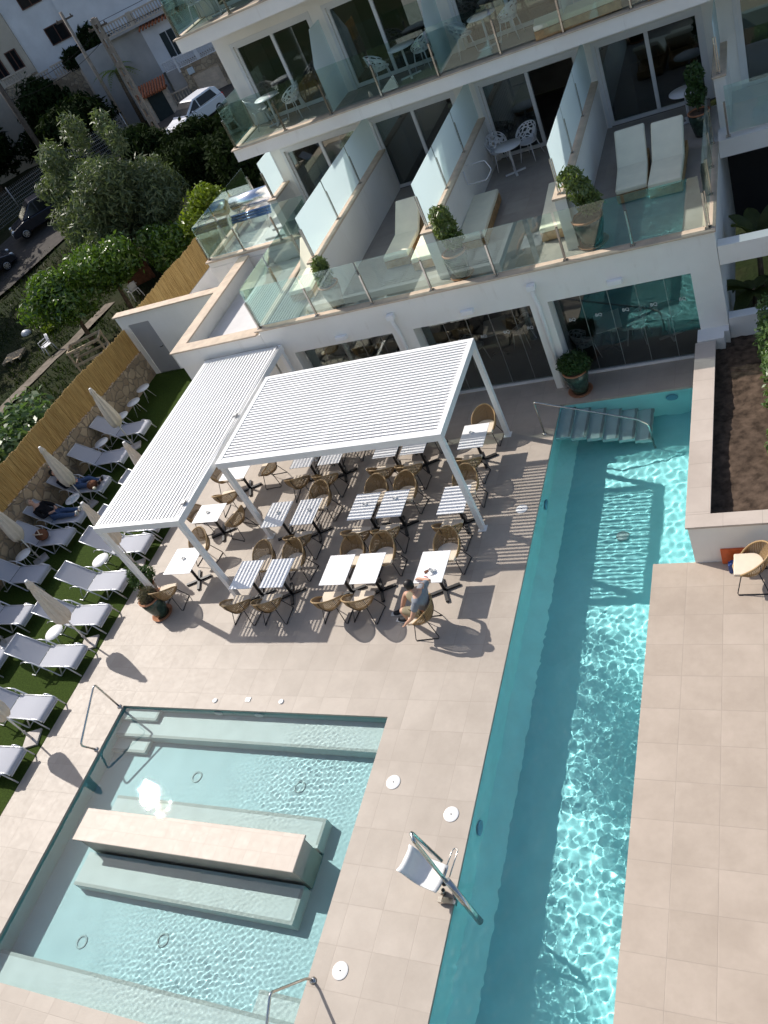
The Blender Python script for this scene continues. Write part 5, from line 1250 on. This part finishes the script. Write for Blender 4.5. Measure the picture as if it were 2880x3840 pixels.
# ------------------------------------------------------------------ old houses up the street
HB=thing('old_house','old grey and white house with stone garage and balustraded balcony','house',(-29.2,41.2,0),R(15))
def hb(name,mat,*boxes,par=None,bev=0):
    b=MB()
    for q in boxes: b.box(*q)
    return b.build(name,mat,par or HB,bev)
hb('garage_wall',M['rubble'],(-2.45,-1.95,0,2.0,.6,3.5),(-.05,4,0,2.0,.6,3.5),(-1.95,-.05,0,2.0,2.9,3.5))
b=MB()
for k in range(14): b.box(-1.95,-.05,.09+(k%2)*.012,.13,1.1+.129*k,1.1+.129*(k+1)-.006)
b.build('garage_door',M['stone'],HB)
hb('wall',M['houseA'],(-4.3,4,2.05,8,3.4,6.15)); hb('wall',M['houseB'],(-9.2,-4.3,2.06,8,.6,6.35),(-3.5,-2.45,.25,2.0,.6,3.55)); hb('upper_wall',M['houseA'],(-9.2,4,3.6,9,6.55,10.5))
for a in (-3.27,-2.77): 
    o=hb('shutter',M['darkshutter'],(a,a+.42,2.0,2.04,3.95,5.45))
def lattice_rail(par,s0,s1,off,z0,z1):
    b=MB(); b.box(s0,s1,off-.04,off+.04,z1-.07,z1); b.box(s0,s1,off-.04,off+.04,z0,z0+.05); n=int((s1-s0)/.16)
    for i in range(n):
        x=s0+(i+.5)*(s1-s0)/n
        for k in range(3):
            zz=z0+.05+(z1-z0-.12)*(k+.5)/3; h=(z1-z0-.12)/3
            b.obox((x,off,zz),(.02,.05,h*1.15),0,0,R(35)); b.obox((x,off,zz),(.02,.05,h*1.15),0,0,R(-35))
        b.box(s0+i*(s1-s0)/n,s0+i*(s1-s0)/n+.02,off-.03,off+.03,z0+.05,z1-.07)
    b.build('lattice_railing',M['houseA'],par)
lattice_rail(HB,-2.42,-1.1,.05,3.5,4.2); lattice_rail(HB,-.85,1.5,.05,3.5,4.2); lattice_rail(HB,-3.48,-2.5,.3,3.56,4.18); hb('pier',M['houseA'],(-1.1,-.85,-.05,.15,3.5,4.22)); hb('pier',M['houseA'],(-2.56,-2.43,-.02,.2,3.3,4.22))
def balu(par,s0,s1,off,z0,z1,n=None):
    b=MB(); b.box(s0,s1,off-.08,off+.08,z1-.09,z1); b.box(s0,s1,off-.07,off+.07,z0,z0+.08); n=n or int((s1-s0)/.2)
    for i in range(n):
        x=s0+(i+.5)*(s1-s0)/n; h=z1-z0-.17
        b.lathe([(.035,0),(.065,h*.3),(.03,h*.62),(.045,h)],7,(x,off,z0+.08),caps=False)
    b.build('balustrade',M['balu'],par)
balu(HB,-6.6,-4.5,1.7,6.5,7.25); balu(HB,-4.2,2,1.7,6.5,7.25); hb('balcony_slab',M['houseB'],(-6.6,2,1.6,3.6,6.36,6.5)); hb('pier',M['balu'],(-4.5,-4.2,1.6,1.8,6.5,7.3))
b=MB()
for i in range(22):
    x=-4.1+.24*i; b.tube([(x,1.35,6.12),(x,2.0,6.34)],.07,7)
b.build('tile_eave',M['rooftile'],HB)
hb('garden_wall',M['rubble'],(-3.85,-2.46,-.05,.12,.6,1.75)); balu(HB,-3.82,-2.48,.03,1.76,2.45)
G=thing('gate_canopy','small clay tiled gate roof on two stone pillars','gate',(-29.2,41.2,0),R(15))
b=MB(); b.box(-5.5,-5.2,-.55,-.2,.6,2.95); b.box(-4.0,-3.7,-.55,-.2,.6,2.95); b.build('pillar',M['balu'],G)
b=MB(); b.box(-5.55,-3.65,-.6,-.15,2.951,3.08); b.build('lintel',M['brownframe'],G)
b=MB()
for i in range(11):
    x=-5.6+.2*i
    for k in range(4): b.tube([(x,-.95+.2*k,3.02+.14*k),(x,-.72+.2*k,3.20+.14*k)],[.085,.07],7)
b.build('tile_roof',M['rooftile'],G)
b=MB(); b.box(-5.2,-4.0,-.4,-.36,.9,2.9); b.build('gate_door',M['darkshutter'],G)
b=MB(); b.box(-2.05,-1.62,-.03,-.005,2.95,3.32); o=b.build('wall_sign',M['pinksign'],HB)
HA=thing('old_house','tall old white house with brown windows and curved stone stairs','house',(-29.2,41.2,0),R(15))
def ha(name,mat,*boxes): return hb(name,mat,*boxes,par=HA)
ha('wall',M['houseA'],(-13.0,-8.7,4.1,12,.6,13)); ha('side_wall',M['houseC'],(-24,-13.01,4.0,12,.6,13)); ha('link_wall',M['houseB'],(-8.69,-6.0,5.5,12,.6,9.4))
for (a,c,z0,z1) in [(-10.9,-9.5,7.4,8.35),(-11.45,-10.0,9.85,10.9),(-14.3,-13.55,7.1,8.2),(-15.6,-14.9,7.0,8.4)]:
    y=4.06 if a>-13 else 3.96
    o=ha('window',M['brownframe'],(a-.06,a,y-.04,y+.03,z0-.06,z1+.06),(c,c+.06,y-.04,y+.03,z0-.06,z1+.06),(a,c,y-.04,y+.03,z1,z1+.06),(a,c,y-.04,y+.03,z0-.06,z0),((a+c)/2-.03,(a+c)/2+.03,y-.03,y+.02,z0,z1))
    b=MB(); b.box(a,(a+c)/2-.03,y-.0,y+.02,z0,z1); b.box((a+c)/2+.03,c,y,y+.02,z0,z1); b.build('pane',M['darkglass'],o)
balu(HA,-15.2,-13.1,3.2,6.55,7.1); balu(HA,-12.9,-11.75,3.0,5.75,6.45); balu(HA,-11.6,-9.5,3.2,5.65,6.5); balu(HA,-8.6,-6.2,5.2,9.4,10.2); balu(HA,-9.3,-7.6,2.2,4.6,5.3)
ha('terrace',M['rubble'],(-15.3,-9.4,3.05,4.0,.6,5.64),(-15.3,-13.0,3.05,3.95,5.65,6.54),(-12.95,-11.7,2.9,3.049,.6,5.74)); ha('stairs',M['balu'],*[(-9.4+.28*i,-9.1+.28*i,2.2,4.0,.6,5.6-.26*i) for i in range(8)])
b=MB(); b.tube([(-9.0,4.0,6.8),(-9.0,4.0,11)],.09,8); b.box(-9.3,-8.75,3.8,4.09,8.2,9.0); b.build('pipe_box',M['houseB'],HA)
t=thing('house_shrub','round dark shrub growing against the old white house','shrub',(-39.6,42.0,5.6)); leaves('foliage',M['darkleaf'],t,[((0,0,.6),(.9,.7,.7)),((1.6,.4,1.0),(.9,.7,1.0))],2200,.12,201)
t=thing('palm_tree','young bright green palm between the poles','tree',(-35.9,40.2,1.3)); b=MB(); b.tube([(0,0,0),(.05,0,2.0),(.1,.05,3.6)],[.16,.13,.10],8); b.build('trunk',M['trunk'],t)
b=MB(); r=random.Random(77)
for k in range(16):
    a=6.28*k/16+r.uniform(-.2,.2); L=r.uniform(1.0,1.7); up=r.uniform(.1,.9)
    for q in range(12):
        s=(q+1)/12; d=L*s; z=3.6+up*s*1.2-1.1*s*s; 
        for sd in (-1,1):
            p=Vector((.1+d*math.cos(a),.05+d*math.sin(a),z)); w=Vector((-math.sin(a)*sd,math.cos(a)*sd,-.35)).normalized()*.38*math.sin(math.pi*min(1,s*.8+.15)); f=Vector((math.cos(a),math.sin(a),0))*.05
            b.add([p-f,p+f,p+w+f*3],[(0,1,2)])
b.build('fronds',M['lemon'],t)
# poles and wires
def pole(name,label,x,y,z0,z1,mat,r,lat=False):
    t=thing(name,label,'utility pole',(x,y,0),R(15)); b=MB()
    if lat:
        b.box(-.20,-.09,-.13,.13,z0,z1); b.box(.09,.20,-.13,.13,z0,z1)
        for k in range(9): zz=z0+.8+(z1-z0-.9)*k/8; b.box(-.089,.089,-.12,.12,zz-.16,zz+.16)
    else: b.tube([(0,0,z0),(0,0,z1)],[r,r*.75],10)
    b.build('shaft',mat,t); b=MB(); b.box(-.6,.6,-.05,.05,z1-.5,z1-.4)
    for q in (-.5,0,.5): b.lathe([(.04,0),(.05,.06),(.03,.12)],8,(q,0,z1-.4))
    b.build('crossarm',M['woodpole'],t); return t
pole('utility_pole','pale concrete lattice pole beside the tiled gate roof',-31.5,35.2,1.0,8.25,M['concretepole'],.2,True)
pole('utility_pole','thin grey wooden pole in front of the old houses',-36.35,39.1,1.0,9.0,M['concretepole'],.13)
pole('utility_pole','thick dark wooden pole at the left photo edge',-40.5,35.4,.8,9.4,M['woodpole'],.20)
def wire(label,a,c,sag=.35):
    pts=[Vector(a).lerp(Vector(c),s)-Vector((0,0,sag*4*s*(1-s))) for s in np.linspace(0,1,10)]
    b=MB(); b.tube(pts,.014,5); tag(b.build('overhead_wire',M['cablematte']),label,'wire','wires between the poles')
wire('upper black wire running right from the lattice pole',(-31.5,35.2,8.0),(-12,46,8.6)); wire('lower black wire running right from the lattice pole',(-31.5,35.2,7.4),(-12,46,7.5)); wire('black wire running left from the lattice pole top',(-31.5,35.2,7.7),(-40.5,35.4,7.0),.5); wire('second black wire running left below the first',(-31.5,35.2,7.2),(-40.5,35.4,6.4),.5)
# ------------------------------------------------------------------ parked cars
def car(label,loc,rz,paint,hatch=True,L=3.75,H=1.5,W=1.66):
    t=thing('parked_car',label,'car',loc,rz); f=L/2
    low=[(-f,.32),(-f-.0,.62),(-f+.04,.90),(f*.50,.93),(f*.93,.72),(f,.55),(f,.30)]
    top=[(-f+.04,.90),(-f+.22,1.38 if hatch else 1.2),(-f+.55,H),(f*.05,H-.01),(f*.54,.94)]
    def prism(mb,prof,w0,w1,zsplit=None):
        n=len(prof); v=[]
        for s in (-1,1):
            for x,z in prof:
                w=w0+(w1-w0)*((z-.9)/(H-.9) if z>.9 else 0); v.append((x,s*w/2,z))
        mb.add(v,[tuple(range(n)),tuple(range(2*n-1,n-1,-1))]+[(i,n+i,n+(i+1)%n,(i+1)%n) for i in range(n)])
    b=MB(); prism(b,low,W,W); prism(b,[(x,z) for x,z in top],W-.06,W-.34); b.build('body',paint,t,bev=.05)
    g=MB()
    for s in (-1,1):
        def y(z): return s*((W-.06)+(-.28)*((z-.9)/(H-.9)))/2+s*.012
        for xa,xb,xc,xd in [(-f+.42,-f+.60,-.12,-.12),(-.05,-.05,f*.04,f*.42)]:
            v=[(xa,y(.97),.97),(xb,y(H-.10),H-.10),(xc,y(H-.10),H-.10),(xd,y(.97),.97)]; g.add(v,[(0,1,2,3)])
    a,c=(f*.05,H-.01),(f*.54,.94)
    def P(t_,s,o): x=a[0]+(c[0]-a[0])*t_; z=a[1]+(c[1]-a[1])*t_; return (x+o*.6,s*(W*.40+.05*t_),z+o)
    g.add([P(.1,-1,.012),P(.9,-1,.012),P(.9,1,.012),P(.1,1,.012)],[(0,1,2,3)])
    g.add([(-f+.02,-.6,.98),(-f+.02,.6,.98),(-f+.17,.55,1.32),(-f+.17,-.55,1.32)],[(0,1,2,3)]); g.build('window',M['darkglass'],t)
    for sx in (f*.64,-f*.66):
        for s in (-1,1):
            b=MB(); b.lathe([(.0,-.1),(.27,-.1),(.30,-.06),(.30,.06),(.27,.1),(0,.1)],20); w=b.build('wheel',M['rubber'],t,loc=(sx,s*(W/2-.08),.30)); w.rotation_euler=(R(90),0,0)
            b=MB(); 
            for k in range(8): a_=2*math.pi*k/8; b.obox((.10*math.cos(a_),.10*math.sin(a_),-s*.105),(.19,.045,.02),a_)
            b.lathe([(.17,0),(.20,0),(.20,.02),(.17,.02)],18,(0,0,-s*.105-.01),caps=False); b.build('rim',M['hub'],w)
    for s in (-1,1):
        b=MB(); b.ell((f*.93,s*(W/2-.2),.68),(.12,.16,.08),10,6); b.build('headlight',M['headlight'],t)
        b=MB(); b.box(-f-.02,-f+.10,s*(W/2-.1)-.06,s*(W/2-.1)+.06,.68,.92); b.build('tail_light',M['redlight'],t)
        b=MB(); b.ell((f*.30,s*(W/2+.07),.98),(.06,.09,.06),8,6); b.build('mirror',paint,t)
    b=MB(); b.box(f-.0,f+.02,-.26,.26,.38,.49); b.build('number_plate',M['plasticwhite'],t); return t
car('white hatchback parked on the street before the stone garage',(-28.1,34.6,gz(-28,34.6)+.16),R(245),M['carwhite'])
car('dark off-road car parked half hidden by the olive tree',(-37.6,29.0,gz(-38,28.5)+.16),R(228),M['cardark'],True,3.9,1.65,1.72)
car('dark car with alloy wheels cut off by the left photo edge',(-39.6,24.6,gz(-39.6,24.6)+.2),R(52),M['cardark'],True,4.1,1.45,1.75)

# wing added behind the camera to bounce sun onto the facade; panes mirror it
OW=thing('hotel_building','white hotel wing added behind the camera to bounce sun onto the facade','building',(0,0,0))
def ow(name,m,*bx):
    b=MB()
    for q in bx: b.box(*q)
    return b.build(name,m,OW)
ow('wall',M['white'],(-18,10,-21.4,-20.0,0,17))
for z in (2.95,5.9,8.85,11.8,14.75): ow('balcony_slab',M['white'],(-18,10,-20.0,-18.8,z-.3,z))
for z in (0,3,5.95,8.9,11.85):
    for x in (-14.5,-11.4,-8.3,-5.2,-2.1,1.0,4.1): o=ow('window',M['frame'],(x,x+.06,-20.0,-19.97,z,z+2.1),(x+2.14,x+2.2,-20.0,-19.97,z,z+2.1),(x,x+2.2,-20.0,-19.97,z+2.1,z+2.16)); b=MB(); b.box(x+.06,x+2.14,-19.999,-19.985,z+.02,z+2.1); b.build('pane',M['darkglass'],o)
# ------------------------------------------------------------------ light, sky, camera
SUN=Vector((-.995,.420,1.0)).normalized()
s=bpy.data.lights.new('sun','SUN'); s.energy=4.5; s.angle=R(.53); s.color=(1,.94,.86); s.cycles.is_caustics_light=True
so=bpy.data.objects.new('sun',s); COL.objects.link(so); so.rotation_euler=(-SUN).to_track_quat('-Z','Y').to_euler(); so.location=(-30,15,30)
W=bpy.data.worlds.new('World'); sc.world=W; W.use_nodes=True; nt=W.node_tree; bg=nt.nodes['Background']
sk=nt.nodes.new('ShaderNodeTexSky'); sk.sky_type='NISHITA'; sk.sun_disc=False; sk.sun_elevation=math.asin(SUN.z); sk.sun_rotation=math.atan2(SUN.x,SUN.y); sk.air_density=1.0; sk.dust_density=1.8; sk.ozone_density=1.0
nt.links.new(sk.outputs[0],bg.inputs[0]); bg.inputs[1].default_value=.14
f_=3114.18943; cam=bpy.data.cameras.new('camera'); cam.sensor_fit='HORIZONTAL'; cam.sensor_width=36; cam.lens=36*f_/2880; cam.clip_start=.1; cam.clip_end=600
yaw,pit,rol=-.634672282,.665144667,-.514232304
cy,sy,cp,sp,cr,sr=math.cos(yaw),math.sin(yaw),math.cos(pit),math.sin(pit),math.cos(rol),math.sin(rol)
fw=Vector((sy*cp,cy*cp,-sp)); rt=Vector((cy,-sy,0)); up=rt.cross(fw); rt,up=rt*cr+up*sr,-rt*sr+up*cr
co=bpy.data.objects.new('camera',cam); COL.objects.link(co); sc.camera=co
co.matrix_world=Matrix(((rt.x,up.x,-fw.x,2.18215),(rt.y,up.y,-fw.y,-9.53212),(rt.z,up.z,-fw.z,11.71356),(0,0,0,1)))
vs=sc.view_settings; vs.view_transform='Standard'; vs.look='None'; vs.gamma=1; vs.exposure=0.12
sc.render.resolution_x=768; sc.render.resolution_y=1024
cyc=sc.cycles; cyc.use_denoising=True; cyc.max_bounces=12; cyc.transparent_max_bounces=32; cyc.transmission_bounces=10; cyc.glossy_bounces=5; cyc.diffuse_bounces=4; cyc.caustics_refractive=True; cyc.caustics_reflective=False; cyc.sample_clamp_indirect=6; cyc.use_light_tree=False
